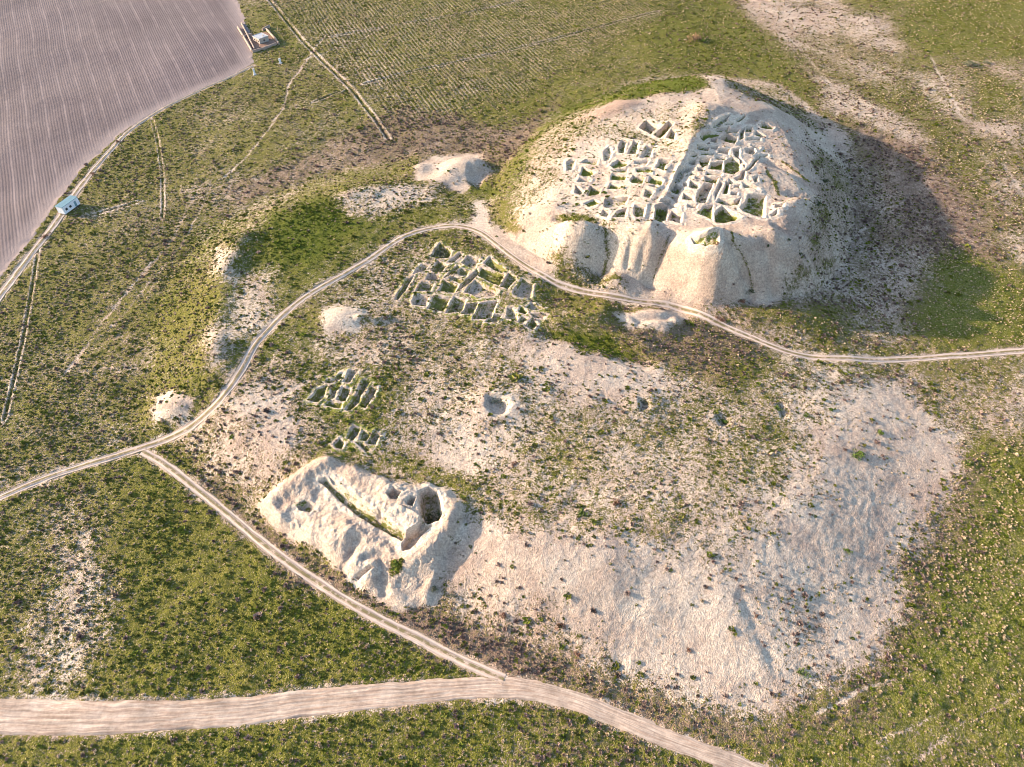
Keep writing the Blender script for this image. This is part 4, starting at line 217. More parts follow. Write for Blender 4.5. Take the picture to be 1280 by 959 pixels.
def mat_ground():
    g = NT('dry_grass_and_loess')
    veg = g.rgb(g.attr('veg').outputs['Color']); soil = g.rgb(g.attr('soil').outputs['Color'])
    cover, vivid, straw = veg[0], veg[1], veg[2]; tone, brown = soil[0], soil[1]
    sand, n2, n3 = soil_colour(g, tone)
    nc = g.noise(0.9, 4, 0.7); nd = g.noise(3.3, 2, 0.6); nl = g.noise(0.12, 3, 0.6)
    k = g.math('ADD', g.math('MULTIPLY', cover, 0.92), g.math('ADD', g.math('MULTIPLY', g.math('SUBTRACT', nc, 0.5), 1.3), g.math('MULTIPLY', g.math('SUBTRACT', nd, 0.5), 1.1)))
    cov = g.ramp(k, 0.36, 0.68)
    vv = g.math('ADD', vivid, g.math('MULTIPLY', g.math('SUBTRACT', nl, 0.5), 0.8))
    grass = g.mix(vv, (0.142, 0.117, 0.022), (0.074, 0.088, 0.006))
    ns = g.noise(2.2, 3, 0.7)
    grass = g.mix(g.ramp(g.math('ADD', g.math('MULTIPLY', straw, 0.28), ns), 0.7, 0.95, 0, 0.7), grass, (0.34, 0.27, 0.11))
    nb = g.noise(1.3, 3, 0.7, dist=0.4)
    grass = g.mix(g.ramp(g.math('ADD', g.math('MULTIPLY', brown, 0.6), nb), 0.62, 0.95, 0, 0.85), grass, (0.19, 0.118, 0.09))
    grass = g.mul(grass, g.grey(g.ramp(nd, 0.25, 0.75, 0.65, 1.3)))
    fleck = g.ramp(g.noise(3.0, 3, 0.75), 0.57, 0.66, 0, 0.75)
    fleck = g.math('MULTIPLY', fleck, g.ramp(vivid, 0.5, 0.9, 1.0, 0.35))
    grass = g.mix(fleck, grass, g.mix(straw, (0.40, 0.31, 0.19), (0.44, 0.35, 0.17)))
    crop = g.attr('soil').outputs['Alpha']
    sp_ = g.n('ShaderNodeSeparateXYZ'); g.put(sp_.inputs[0], g.pos())
    row = g.math('SINE', g.math('MULTIPLY', g.math('ADD', g.math('MULTIPLY', sp_.outputs[0], 0.91), g.math('MULTIPLY', sp_.outputs[1], 0.41)), 2 * math.pi / 1.9))
    row = g.math('MULTIPLY', g.math('MULTIPLY', row, crop), g.ramp(g.noise(0.06, 3, 0.6), 0.35, 0.6, 0.25, 1.0))
    cov = g.math('ADD', cov, g.math('MULTIPLY', row, 0.5))
    c = g.mix(cov, sand, grass)
    n3 = g.math('ADD', n3, g.math('MULTIPLY', row, 0.35))
    h = g.math('ADD', g.math('MULTIPLY', n2, 0.5), g.math('ADD', g.math('MULTIPLY', n3, 0.6), g.math('MULTIPLY', cov, g.math('MULTIPLY', nd, 0.9))))
    g.bump(h, 1.0, 0.55)
    return g.done(c)

def mat_dug():
    """excavated earth: bare walls, thin grass only where the attribute says so"""
    g = NT('excavated_earth')
    veg = g.rgb(g.attr('veg').outputs['Color']); soil = g.rgb(g.attr('soil').outputs['Color'])
    sand, n2, n3 = soil_colour(g, soil[0])
    nc = g.noise(0.8, 3, 0.7); nd = g.noise(4.0, 2, 0.6)
    k = g.math('ADD', veg[0], g.math('ADD', g.math('MULTIPLY', g.math('SUBTRACT', nc, 0.5), 2.0), g.math('MULTIPLY', g.math('SUBTRACT', nd, 0.5), 1.4)))
    cov = g.ramp(k, 0.4, 0.75)
    grass = g.mix(veg[1], (0.135, 0.115, 0.034), (0.135, 0.15, 0.02))
    grass = g.mul(grass, g.grey(g.ramp(nd, 0.25, 0.75, 0.6, 1.3)))
    g.bump(g.math('ADD', n2, g.math('MULTIPLY', n3, 0.5)), 0.7, 0.3)
    return g.done(g.mix(cov, sand, grass))

def mat_field():
    g = NT('ploughed_soil')
    p = g.pos()
    sep = g.n('ShaderNodeSeparateXYZ'); g.put(sep.inputs[0], p)
    # distance across the furrows, slightly wandering
    wob = g.math('MULTIPLY', g.math('SUBTRACT', g.noise(0.015, 2, 0.5), 0.5), 3.0)
    a = g.math('ADD', g.math('ADD', g.math('MULTIPLY', sep.outputs[0], 0.88), g.math('MULTIPLY', sep.outputs[1], 0.476)), wob)
    w1 = g.math('SINE', g.math('MULTIPLY', a, 2 * math.pi / 1.05)); w2 = g.math('SINE', g.math('MULTIPLY', a, 2 * math.pi / 7.3))
    n = g.noise(1.6, 3, 0.65); nb = g.noise(0.03, 3, 0.6); nf = g.noise(5, 2, 0.6)
    c = g.mix(g.ramp(nb, 0.3, 0.7), (0.112, 0.084, 0.081), (0.147, 0.111, 0.102))
    c = g.mul(c, g.grey(g.ramp(n, 0.25, 0.75, 0.8, 1.16)))
    c = g.mul(c, g.grey(g.ramp(g.noise(0.012, 4, 0.6, dist=1.0), 0.3, 0.7, 0.88, 1.1)))
    cm = g.n('ShaderNodeCombineXYZ'); g.put(cm.inputs[0], g.math('MULTIPLY', a, 0.55)); g.put(cm.inputs[1], g.math('MULTIPLY', g.math('SUBTRACT', g.math('MULTIPLY', sep.outputs[1], 0.88), g.math('MULTIPLY', sep.outputs[0], 0.476)), 0.02))
    c = g.mul(c, g.grey(g.ramp(g.noise(1.0, 3, 0.6, vec=cm.outputs[0]), 0.3, 0.7, 0.92, 1.07)))
    mask = g.ramp(g.noise(0.05, 3, 0.7), 0.3, 0.65)
    c = g.mix(g.math('MULTIPLY', g.ramp(w2, 0.75, 1.0, 0, 0.4), mask), c, (0.25, 0.19, 0.17))
    edge = g.rgb(g.attr('soil').outputs['Color'])[2]
    c = g.mix(g.math('MULTIPLY', edge, 0.7), c, (0.245, 0.19, 0.168))
    fur = g.math('SUBTRACT', 1.0, g.math('MULTIPLY', edge, 0.8))
    h = g.math('ADD', g.math('MULTIPLY', g.math('MULTIPLY', w1, fur), 0.12), g.math('ADD', g.math('MULTIPLY', n, 0.5), g.math('MULTIPLY', nf, 0.3)))
    g.bump(h, 0.6, 0.35)
    return g.done(c)

def mat_road(kind):
    g = NT('dirt_road_' + kind)
    ac = g.attr('across').outputs['Fac']; al = g.attr('along').outputs['Fac']
    cmb = g.n('ShaderNodeCombineXYZ'); g.put(cmb.inputs[0], g.math('MULTIPLY', ac, 2.4)); g.put(cmb.inputs[1], g.math('MULTIPLY', al, 0.07))
    st = g.noise(2.2, 4, 0.6, vec=cmb.outputs[0], dist=1.2)
    blot = g.noise(0.22, 4, 0.65)
    n = g.noise(1.2, 3, 0.65); nf = g.noise(5, 2, 0.6)
    c = g.mix(g.ramp(st, 0.3, 0.7), (0.29, 0.2, 0.142), (0.44, 0.338, 0.255))
    c = g.mul(c, g.grey(g.ramp(n, 0.25, 0.75, 0.86, 1.12)))
    c = g.mul(c, g.grey(g.ramp(blot, 0.3, 0.65, 0.8, 1.12)))
    cm2 = g.n('ShaderNodeCombineXYZ'); g.put(cm2.inputs[0], g.math('MULTIPLY', ac, 9.0 if kind == 'wide' else 4.0)); g.put(cm2.inputs[1], g.math('MULTIPLY', al, 0.02))
    ln = g.noise(1.0, 3, 0.6, vec=cm2.outputs[0])
    c = g.mul(c, g.grey(g.ramp(ln, 0.4, 0.6, 0.86, 1.07)))
    pit = g.noise(0.7, 4, 0.75)
    c = g.mix(g.ramp(pit, 0.6, 0.72, 0, 0.45), c, (0.2, 0.15, 0.105))
    ab = g.math('ABSOLUTE', ac)
    if kind != 'wide':
        rut = g.math('SUBTRACT', 1.0, g.ramp(g.math('ABSOLUTE', g.math('SUBTRACT', ab, 0.46)), 0.05, 0.2))
        c = g.mix(g.math('MULTIPLY', rut, 0.6), c, (0.50, 0.40, 0.33))
        mid = g.math('SUBTRACT', 1.0, g.ramp(ab, 0.12, 0.3))
        gr = g.ramp(g.math('ADD', g.noise(0.7, 4, 0.7), g.math('MULTIPLY', mid, 0.22)), 0.58, 0.74)
        c = g.mix(g.math('MULTIPLY', gr, g.math('MULTIPLY', mid, 0.85)), c, (0.13, 0.105, 0.04))
        og = g.ramp(g.math('ADD', ab, g.math('MULTIPLY', g.math('SUBTRACT', g.noise(0.9, 4, 0.7), 0.5), 0.9)), 0.62, 0.85)
        c = g.mix(g.math('MULTIPLY', og, 0.8), c, (0.13, 0.105, 0.04))
    edge = g.ramp(g.math('ADD', ab, g.math('MULTIPLY', g.math('SUBTRACT', n, 0.5), 0.5)), 0.72, 1.0)
    c = g.mix(g.math('MULTIPLY', edge, 0.5), c, (0.26, 0.20, 0.12))
    g.bump(g.math('ADD', g.math('MULTIPLY', st, 0.6), g.math('ADD', g.math('MULTIPLY', n, 0.3), g.math('MULTIPLY', nf, 0.2))), 0.5, 0.25)
    return g.done(c)

def mat_plant(name, a, b, dry=None):
    g = NT(name)
    tint = g.attr('tint', 'INSTANCER').outputs['Fac']
    c = g.mix(tint, a, b)
    p = g.n('ShaderNodeObjectInfo').outputs['Random']
    c = g.mul(c, g.grey(g.ramp(p, 0, 1, 0.7, 1.35)))
    c = g.mul(c, g.grey(g.ramp(g.noise(3.0, 2), 0.3, 0.7, 0.75, 1.25)))
    return g.done(c)

def mat_plain(name, c, var=0.15, rough=0.8, scale=1.5):
    g = NT(name); g.b.inputs['Roughness'].default_value = rough
    return g.done(g.mul(c if not isinstance(c, tuple) else g.mix(0.0, c, c), g.grey(g.ramp(g.noise(scale, 4, 0.65), 0.2, 0.8, 1 - var, 1 + var))))

M = dict(mudwash=mat_plain('mud_wash', (0.30, 0.255, 0.215), 0.22), ground=mat_ground(), dug=mat_dug(), field=mat_field(), wide=mat_road('wide'), ruts=mat_road('ruts'), faint=mat_road('faint'),
         green=mat_plant('green_tuft', (0.150, 0.130, 0.032), (0.100, 0.120, 0.012)),
         straw=mat_plant('straw_tuft', (0.52, 0.40, 0.27), (0.46, 0.345, 0.21)),
         brown=mat_plant('brown_scrub', (0.19, 0.125, 0.10), (0.24, 0.165, 0.125)),
         shrub_brown=mat_plain('shrub_brown', (0.22, 0.13, 0.075), 0.3), shrub_rust=mat_plain('shrub_rust', (0.17, 0.085, 0.055), 0.3),
         shrub_green=mat_plain('shrub_green', (0.085, 0.12, 0.02), 0.3), shrub_grey=mat_plain('shrub_grey', (0.13, 0.13, 0.08), 0.3),
         shrub_dark=mat_plain('shrub_dark', (0.05, 0.065, 0.025), 0.3), twig=mat_plain('twig', (0.14, 0.095, 0.06), 0.3),
         whitewash=mat_plain('whitewash', (0.55, 0.55, 0.56), 0.18), teal=mat_plain('teal_sheet', (0.13, 0.21, 0.23), 0.18, 0.5), grey_roof=mat_plain('grey_roof', (0.33, 0.33, 0.33), 0.2),
         mud=mat_plain('mud_wall', (0.27, 0.195, 0.15), 0.2), yard=mat_plain('yard_earth', (0.21, 0.125, 0.085), 0.25), wood=mat_plain('old_wood', (0.15, 0.10, 0.07), 0.2),
         glass=mat_plain('dark_glass', (0.03, 0.035, 0.04), 0.1, 0.2), concrete=mat_plain('concrete', (0.36, 0.33, 0.3), 0.2), rubber=mat_plain('rubber', (0.03, 0.03, 0.03), 0.1))

# ---------------------------------------------------------------- mesh helpers
def mesh_np(name, V, F, mat, attrs=None, normals=None, smooth=True):
    me = bpy.data.meshes.new(name)
    n, m, k = len(V), len(F), F.shape[1]
    me.vertices.add(n); me.vertices.foreach_set('co', np.ascontiguousarray(V, np.float32).ravel())
    me.loops.add(m * k); me.loops.foreach_set('vertex_index', np.ascontiguousarray(F, np.int32).ravel())
    me.polygons.add(m); me.polygons.foreach_set('loop_start', np.arange(0, m * k, k, dtype=np.int32))
    me.update(calc_edges=True)
    me.polygons.foreach_set('use_smooth', np.full(m, smooth))
    for nm, a in (attrs or {}).items():
        if a.ndim == 2:
            at = me.attributes.new(nm, 'FLOAT_COLOR', 'POINT'); at.data.foreach_set('color', np.ascontiguousarray(a, np.float32).ravel())
        else:
            at = me.attributes.new(nm, 'FLOAT', 'POINT'); at.data.foreach_set('value', np.ascontiguousarray(a, np.float32))
    if mat: me.materials.append(mat)
    if normals is not None: me.normals_split_custom_set_from_vertices(np.ascontiguousarray(normals, np.float32))
    return me

def link(name, me, parent=None, **props):
    o = bpy.data.objects.new(name, me); col.objects.link(o)
    if parent is not None: o.parent = parent
    for k, v in props.items(): o[k] = v
    return o

def empty(name, loc=(0, 0, 0), **props):
    o = link(name, None, None, **props); o.location = loc; o.empty_display_size = 1; return o

def subset(V, F, sel, A, N):
    f = F[sel]; u, inv = np.unique(f, return_inverse=True)
    return V[u], inv.reshape(f.shape), {k: a[u] for k, a in A.items()}, N[u]

# ---------------------------------------------------------------- ground cover and fine relief, per point
ROADS = [[nm, np.array(P), np.array(w), kd] for nm, P, w, kd in D['roads']]
def smooth_line(P, W, step):
    P = np.asarray(P, float); W = np.asarray(W, float)
    Q = [];  R = []
    Pe = np.vstack([2 * P[0] - P[1], P, 2 * P[-1] - P[-2]])
    for i in range(len(P) - 1):
        p0, p1, p2, p3 = Pe[i:i + 4]
        n = max(2, int(np.hypot(*(p2 - p1)) / step))
        t = np.linspace(0, 1, n, endpoint=False)[:, None]
        Q.append(0.5 * (2 * p1 + (p2 - p0) * t + (2 * p0 - 5 * p1 + 4 * p2 - p3) * t * t + (3 * p1 - p0 - 3 * p2 + p3) * t ** 3))
        R.append(W[i] + (W[i + 1] - W[i]) * t[:, 0])
    Q.append(P[-1:]); R.append(W[-1:])
    return np.vstack(Q), np.concatenate(R)

def cover_maps(x, y):
    n = len(x)
    A = np.empty((n, 5)); A[:] = (0.8, 0.45, 0.4, 0.25, 0.45)            # cover, vivid, straw, brown, tone
    wx = x + fbm(x, y, 16, 3, 41) * 9; wy = y + fbm(x, y, 16, 3, 43) * 9
    wx2 = x + fbm(x, y, 5, 2, 44) * 2.4; wy2 = y + fbm(x, y, 5, 2, 46) * 2.4
    for P, fe, c, v, s, b, t, k in D['paint']:
        i = bbox_sel(x, y, P, fe + 6)
        if not len(i): continue
        if fe > 3.5: d = sdist(wx[i], wy[i], P)
        else: d = sdist(wx2[i], wy2[i], P)
        w = (sstep(-fe, fe, d) * k)[:, None]
        A[i] += w * (np.array((c, v, s, b, t)) - A[i])
    A[:, 0] += (fbm(x, y, 24, 3, 47) * 0.42 + fbm(x, y, 5, 2, 48) * 0.25) * sstep(0.04, 0.3, A[:, 0])
    A[:, 4] += fbm(x, y, 30, 3, 49) * 0.5
    rd = np.full(n, 1e3)                                                   # distance outside any road
    for nm, P, w, kd in ROADS:
        i = bbox_sel(x, y, P, 12)
        if not len(i): continue
        Q, R = smooth_line(P, w, 6.0)
        best = np.full(len(i), 1e9)
        for j in range(len(Q) - 1):
            a, b = Q[j], Q[j + 1]; dd = b - a
            t = np.clip(((x[i] - a[0]) * dd[0] + (y[i] - a[1]) * dd[1]) / max(dd @ dd, 1e-9), 0, 1)
            best = np.minimum(best, np.hypot(x[i] - a[0] - t * dd[0], y[i] - a[1] - t * dd[1]) - R[j] / 2)
        rd[i] = np.minimum(rd[i], best)
    verge = 1 - sstep(-0.6, 0.9, rd + fbm(x, y, 3, 2, 51) * 2.0)
    A[:, 0] *= 1 - 0.4 * verge
    dz = -0.34 * (1 - sstep(-0.95, -0.35, rd))                             # bed cut for the road
    for P, w, s in D['trails']:
        i = bbox_sel(x, y, P, 6)
        if not len(i): continue
        d = dist_line(wx2[i] * .6 + x[i] * .4, wy2[i] * .6 + y[i] * .4, P)
        q = np.exp(-(d / (w * 0.8)) ** 2) * s * (0.75 + fbm(x[i], y[i], 6, 2, 53))
        A[i, 0] -= q * 0.8; A[i, 4] += q * 0.3; dz[i] -= q * 0.07
    for P, w, dep in D['ditches']:
        i = bbox_sel(x, y, P, 8)
        if not len(i): continue
        d = dist_line(x[i], y[i], P)
        for e_ in (P[0], P[-1]): d = d + 3 * (1 - sstep(0, 7, np.hypot(x[i] - e_[0], y[i] - e_[1])))
        q = np.exp(-(d / (w * 0.55)) ** 2); r = np.exp(-((d - w * 1.2) / (w * 0.5)) ** 2)
        dz[i] += r * dep * 0.7 - q * dep
        A[i, 0] += q * 0.1 - r * 0.5; A[i, 4] += r * 0.2
    fd = np.full(n, -50.0)
    i = bbox_sel(x, y, D['field'], 5); fd[i] = sdist(x[i], y[i], D['field']) + fbm(x[i], y[i], 4, 2, 55) * 1.5
    return A, dz, fd, rd

def relief(x, y, A, tl, tc, fd):
    c = np.clip(A[:, 0], 0, 1)
    h = fbm(x, y, 2.6, 3, 61) * (0.09 + 0.46 * c) + fbm(x, y, 1.1, 2, 62) * (0.16 + 0.10 * c) + fbm(x, y, 7, 2, 63) * (0.2 + 0.2 * c)
    z = height0_z
    m = 4 * tc * (1 - tc) * sstep(0, 14, np.maximum(x - 70, 0) + 1.2 * np.maximum(y - 205, 0))
    h = h + m * 0.12 * np.sin(z * 7.5 + fbm(x, y, 12, 2, 65) * 6)           # sheep terraces round the outer citadel slopes
    fm = sstep(0, 1.5, fd)
    return h * (1 - 0.8 * fm) - 0.1 * fm

height0_z = None
def full(x, y):
    """height and attributes of the surface before digging"""
    global height0_z
    z, tl, tc = height0(x, y, D, True)
    height0_z = z
    A, dz, fd, rd = cover_maps(x, y)
    z = z + relief(x, y, A, tl, tc, fd) + dz
    return z, A, tl, tc, fd, rd

def pack(A, fd, crop):
    A = np.clip(A, 0, 1); n = len(A)
    edge = 1 - sstep(1.0, 9.0, fd)
    one = np.ones(n)
    return dict(veg=np.c_[A[:, 0], A[:, 1], A[:, 2], one], soil=np.c_[A[:, 4], A[:, 3], edge, crop])

def crop_mask(x, y):
    m = np.zeros(len(x)); i = bbox_sel(x, y, D['crop'], 2)
    m[i] = sstep(0, 12, sdist(x[i], y[i], D['crop'])); return m

def grid_normals(X, Y, Z):
    du = np.stack([np.gradient(a, axis=1) for a in (X, Y, Z)], -1); dv = np.stack([np.gradient(a, axis=0) for a in (X, Y, Z)], -1)
    n = np.cross(du, dv); n /= np.linalg.norm(n, axis=-1, keepdims=True) + 1e-12
    return n

# ---------------------------------------------------------------- the land, one sheet out to the horizon
sp, cp = math.sin(math.radians(PITCH)), math.cos(math.radians(PITCH))
ys = [18.0]
while ys[-1] < 440:
    s2 = ys[-1] ** 2 + CAM_H ** 2
    ys.append(ys[-1] + min(0.95, 1.25 * s2 / CAM_H / 682.0))
ys = np.array(ys)
g = np.cumsum(np.geomspace(1.2, 500, 26))
ys = np.concatenate([ys[0] - np.cumsum(np.geomspace(0.5, 300, 16))[::-1], ys, ys[-1] + g])
NU = 800
ud = np.linspace(-1.08, 1.08, NU)
uo = 1.08 + np.cumsum(np.geomspace(0.006, 3.0, 22))
us = np.concatenate([-uo[::-1], ud, uo])
Wy = np.maximum((CAM_H * sp + np.clip(ys, 0, 600) * cp) * 640 / 853.0, 60)
GX = us[None, :] * Wy[:, None]; GY = np.repeat(ys[:, None], len(us), 1)
nr, nc = GX.shape
z, A, TL, TC, FD, RD = full(GX.ravel(), GY.ravel())
GZ = z.reshape(nr, nc)
GN = grid_normals(GX, GY, GZ).reshape(-1, 3)
V = np.c_[GX.ravel(), GY.ravel(), z]
idx = np.arange(nr * nc).reshape(nr, nc)
Fc = np.stack([idx[:-1, :-1], idx[:-1, 1:], idx[1:, 1:], idx[1:, :-1]], -1).reshape(-1, 4)
att = pack(A, FD, crop_mask(V[:, 0], V[:, 1]))

# fine patches under the excavations replace whole cells of the sheet
groups = {}
for gname, P, dep, soft in D['rooms']: groups.setdefault(gname, []).append((P, dep, soft))
PATCHES = [('citadel', ['east', 'west', 'court', 'crater'], 3), ('town', ['town'], 3), ('small', ['small', 'tiny'], 3), ('trench', ['trench'], 3)]
cell_used = np.zeros((nr - 1, nc - 1), bool)
patch_rects = []
for pname, gs, sub in PATCHES:
    pts = np.array([p for gn in gs for P, _, _ in groups[gn] for p in P])
    x0, y0 = pts.min(0) - 2.5; x1, y1 = pts.max(0) + 2.5
    j0 = np.searchsorted(ys, y0) - 1; j1 = np.searchsorted(ys, y1) + 1
    ulo = min(x0 / Wy[j0], x0 / Wy[j1]); uhi = max(x1 / Wy[j0], x1 / Wy[j1])
    i0 = np.searchsorted(us, ulo) - 1; i1 = np.searchsorted(us, uhi) + 1
    for (a0, a1, b0, b1) in patch_rects:                                 # keep patches apart
        if j0 < a1 and j1 > a0 and i0 < b1 and i1 > b0:
            print('patch overlap', pname, (j0, j1, i0, i1), (a0, a1, b0, b1))
            if i1 - b0 < j1 - a0: i1 = b0
            else: j1 = a0
    patch_rects.append((j0, j1, i0, i1)); cell_used[j0:j1, i0:i1] = True

keep = ~cell_used.ravel()
fcx = GX[:-1, :-1].ravel(); 
fl = TL[Fc[:, 0]] > 0.03; fc_ = TC[Fc[:, 0]] > 0.03; ff = FD[Fc[:, 0]] > 0
cls = np.where(ff, 1, np.where(fc_, 2, np.where(fl, 3, 0)))
for k, (nm, mt) in enumerate([('ground', M['ground']), ('plowed_field', M['field']), ('citadel_hill', M['ground']), ('lower_mound', M['ground'])]):
    v, f, a, nn = subset(V, Fc, keep & (cls == k), att, GN)
    link(nm, mesh_np(nm, v, f, mt, a, nn), kind='structure')

# ---------------------------------------------------------------- excavations
def islands(F, fi):
    own = {}; par = list(range(len(fi)))
    def root(a):
        while par[a] != a: par[a] = par[par[a]]; a = par[a]
        return a
    for q, f in enumerate(F[fi].tolist()):
        for v in f:
            if v in own: par[root(q)] = root(own[v])
            else: own[v] = q
    r = np.array([root(q) for q in range(len(fi))])
    return [fi[r == k] for k in np.unique(r)]
THINGS = {
 'east': ('excavated_ruins', 'dense warren of dug mud brick rooms on the right half of the citadel top', 'ruins'),
 'west': ('excavated_ruins', 'scattered shallow dug rooms on the sandy left half of the citadel top', 'ruins'),
 'court': ('excavated_pit', 'large square dug pit with grassy floor behind the citadel rooms', 'pit'),
 'crater': ('excavated_pit', 'shallow crater dug in the tip of the pale spoil cone', 'pit'),
 'town': ('excavated_ruins', 'block of grassy rooms with thin pale walls inside the track bend', 'ruins'),
 'small': ('excavated_ruins', 'small cluster of narrow dug rooms below the larger room block', 'ruins'),
 'tiny': ('excavated_ruins', 'smallest pair of dug rooms just above the sandy trench', 'ruins'),
 'trench': ('excavation_trench', 'sandy excavation with long trench and deep round pit at the mound edge', 'trench')}
ROOT = {}
def point_in_patch_attr(a2, i0): return a2
for (pname, gs, sub), (j0, j1, i0, i1) in zip(PATCHES, patch_rects):
    nj, ni = (j1 - j0) * sub + 1, (i1 - i0) * sub + 1
    jj = j0 + np.arange(nj) / sub; ii = i0 + np.arange(ni) / sub
    def bil(G2):
        ja = np.minimum(np.floor(jj).astype(int), j1 - 1); ia = np.minimum(np.floor(ii).astype(int), i1 - 1)
        tj = (jj - ja)[:, None]; ti = (ii - ia)[None]
        return (G2[np.ix_(ja, ia)] * (1 - tj) * (1 - ti) + G2[np.ix_(ja, ia + 1)] * (1 - tj) * ti + G2[np.ix_(ja + 1, ia)] * tj * (1 - ti) + G2[np.ix_(ja + 1, ia + 1)] * tj * ti)
    X, Yp, Zc = bil(GX), bil(GY), bil(GZ)
    x, y = X.ravel(), Yp.ravel()
    z, A, tl, tc, fd, rd = full(x, y)
    # signed distance to every room; the nearest two name the wall between them
    rooms = [(gn, k) + r for gn in gs for k, r in enumerate(groups[gn])]
    wx = x + fbm(x, y, 2.2, 2, 71) * 0.4; wy = y + fbm(x, y, 2.2, 2, 73) * 0.4
    n = len(x)
    S1 = np.full(n, -1e3); S2 = np.full(n, -1e3); R1 = np.zeros(n, int); R2 = np.zeros(n, int)
    rise = np.zeros(n); dig = np.zeros(n); near = np.full(n, -1e3)
    for r, (gn, k, P, dep, soft) in enumerate(rooms):
        s = bbox_sel(x, y, P, 6)
        sd = sdist(wx[s], wy[s], P)
        so = soft
        if dep < 0:
            rise[s] = np.maximum(rise[s], -dep * sstep(-so * 0.5, so * 0.5, sd)); near[s] = np.maximum(near[s], np.minimum(sd, 0.0) - 0.01)
            up = sd > S1[s]
            S2[s] = np.where(up, S1[s], np.maximum(S2[s], sd)); R2[s] = np.where(up, R1[s], R2[s]); S1[s] = np.where(up, sd, S1[s]); R1[s] = np.where(up, r, R1[s])
            continue
        if pname in ('town', 'small'): dep, so = dep * 0.72, 0.8
        dep *= {'west': 0.5, 'east': 0.66}.get(gn, 1.0)
        w_ = sstep(-so * 0.35, so, sd) * 0.92 + 0.08 * sstep(0, 2.0, sd)
        lvl = z[s] - (np.median(z[s][sd > 0]) if (sd > 0).any() else 0)      # floors are level, the old surface is not
        d = np.maximum(dep * 1.2 + (lvl if gn not in ('trench', 'crater') else 0) * 0.8, 0.15) * w_
        dig[s] = np.maximum(dig[s], d) if gn != 'trench' and gn != 'crater' else np.maximum(dig[s], d) + 0.35 * np.minimum(dig[s], d)
        near[s] = np.maximum(near[s], sd)
        up = sd > S1[s]
        S2[s] = np.where(up, S1[s], np.maximum(S2[s], sd)); R2[s] = np.where(up, R1[s], np.where(sd >= S2[s], r, R2[s]))
        S1[s] = np.where(up, sd, S1[s]); R1[s] = np.where(up, r, R1[s])
    LIP = {'citadel': 0.14, 'town': 0.1, 'small': 0.1, 'trench': 0.05}[pname]
    lip = np.exp(-((near + 0.45) / 0.6) ** 2)                       # walls stand a little proud and crumble
    z = z - dig + rise + lip * (LIP + fbm(x, y, 2.0, 2, 75) * 0.3)
    if pname == 'trench':                                                 # tipped, clodded spoil
        q = bbox_sel(x, y, D['spoil'], 2)
        z[q] += sstep(-1, 1.5, sdist(x[q], y[q], D['spoil'])) * (fbm(x[q], y[q], 4.5, 3, 101) * 1.0 + fbm(x[q], y[q], 1.0, 2, 102) * 0.35) * (1 - 0.7 * sstep(0, 0.5, near[q]))
    z += np.where(dig > 0.5, fbm(x, y, 1.4, 3, 77) * 0.45, fbm(x, y, 1.2, 2, 79) * 0.12)
    Zp = z.reshape(nj, ni)
    b = np.zeros((nj, ni)); b[:] = np.minimum(np.minimum(np.arange(nj)[:, None], nj - 1 - np.arange(nj)[:, None]), np.minimum(np.arange(ni)[None], ni - 1 - np.arange(ni)[None]))
    w = np.clip(b / 3.0, 0, 1)
    Zp = Zc * (1 - w) + Zp * w
    # walls bare, floors partly grown over (the grass stands on the flat floor, not on the dug faces)
    floor = sstep(-0.05, 0.5, near)
    wall = np.exp(-(np.minimum(near + 0.5, 0) / 1.0) ** 2) * (near < 0.5) + (near >= 0.5)
    gr = {'citadel': 0.78, 'town': 0.68, 'small': 0.68, 'trench': 0.5}[pname]
    if pname in ('town', 'small'): wall = np.where(near < 0.3, np.exp(-((near + 0.2) / 0.45) ** 2) * np.clip(0.7 + 1.6 * fbm(x, y, 3, 2, 78), 0, 0.95), wall)
    rv = np.array([random.Random(r * 13 + 5).uniform(-0.4, 0.25) for r in range(len(rooms))])
    A[:, 0] = A[:, 0] * (1 - 0.95 * np.clip(wall, 0, 1)) + floor * np.clip(gr + rv[R1], 0, 1)
    A[:, 1] = np.where(floor > 0.05, 0.7 if pname == 'citadel' else 0.35, A[:, 1]); A[:, 4] = np.where(near > -1.5, np.maximum(A[:, 4], 0.75), A[:, 4])
    if pname in ('town', 'small'): A[:, 4] = np.minimum(A[:, 4], 0.55)
    nn = grid_normals(X, Yp, Zp)
    gb = bil(GN.reshape(nr, nc, 3)[..., 0]), bil(GN.reshape(nr, nc, 3)[..., 1]), bil(GN.reshape(nr, nc, 3)[..., 2])
    nn = nn * w[..., None] + np.stack(gb, -1) * (1 - w[..., None])
    nn = nn.reshape(-1, 3)
    Vp = np.c_[x, y, Zp.ravel()]
    ix = np.arange(nj * ni).reshape(nj, ni)
    Fp = np.stack([ix[:-1, :-1], ix[:-1, 1:], ix[1:, 1:], ix[1:, :-1]], -1).reshape(-1, 4)
    at2 = pack(A, fd, np.zeros(len(x)))
    c0 = Fp[:, 0]
    nearF, r1, r2 = near[Fp].mean(1), R1[c0], R2[c0]
    rest = nearF < -1.3
    v, f, a, n_ = subset(Vp, Fp, rest, at2, nn)
    nm = 'citadel_hill' if pname == 'citadel' else 'lower_mound'
    link(nm, mesh_np(nm, v, f, M['ground'], a, n_), kind='structure')
    gid = np.array([gs.index(rm[0]) for rm in rooms])
    for gn in gs:
        nmx, lab, cat = THINGS[gn]
        ROOT[gn] = empty(nmx, (0, 0, 0), label=lab, category=cat)
        if cat == 'ruins': ROOT[gn]['group'] = 'excavated room blocks'
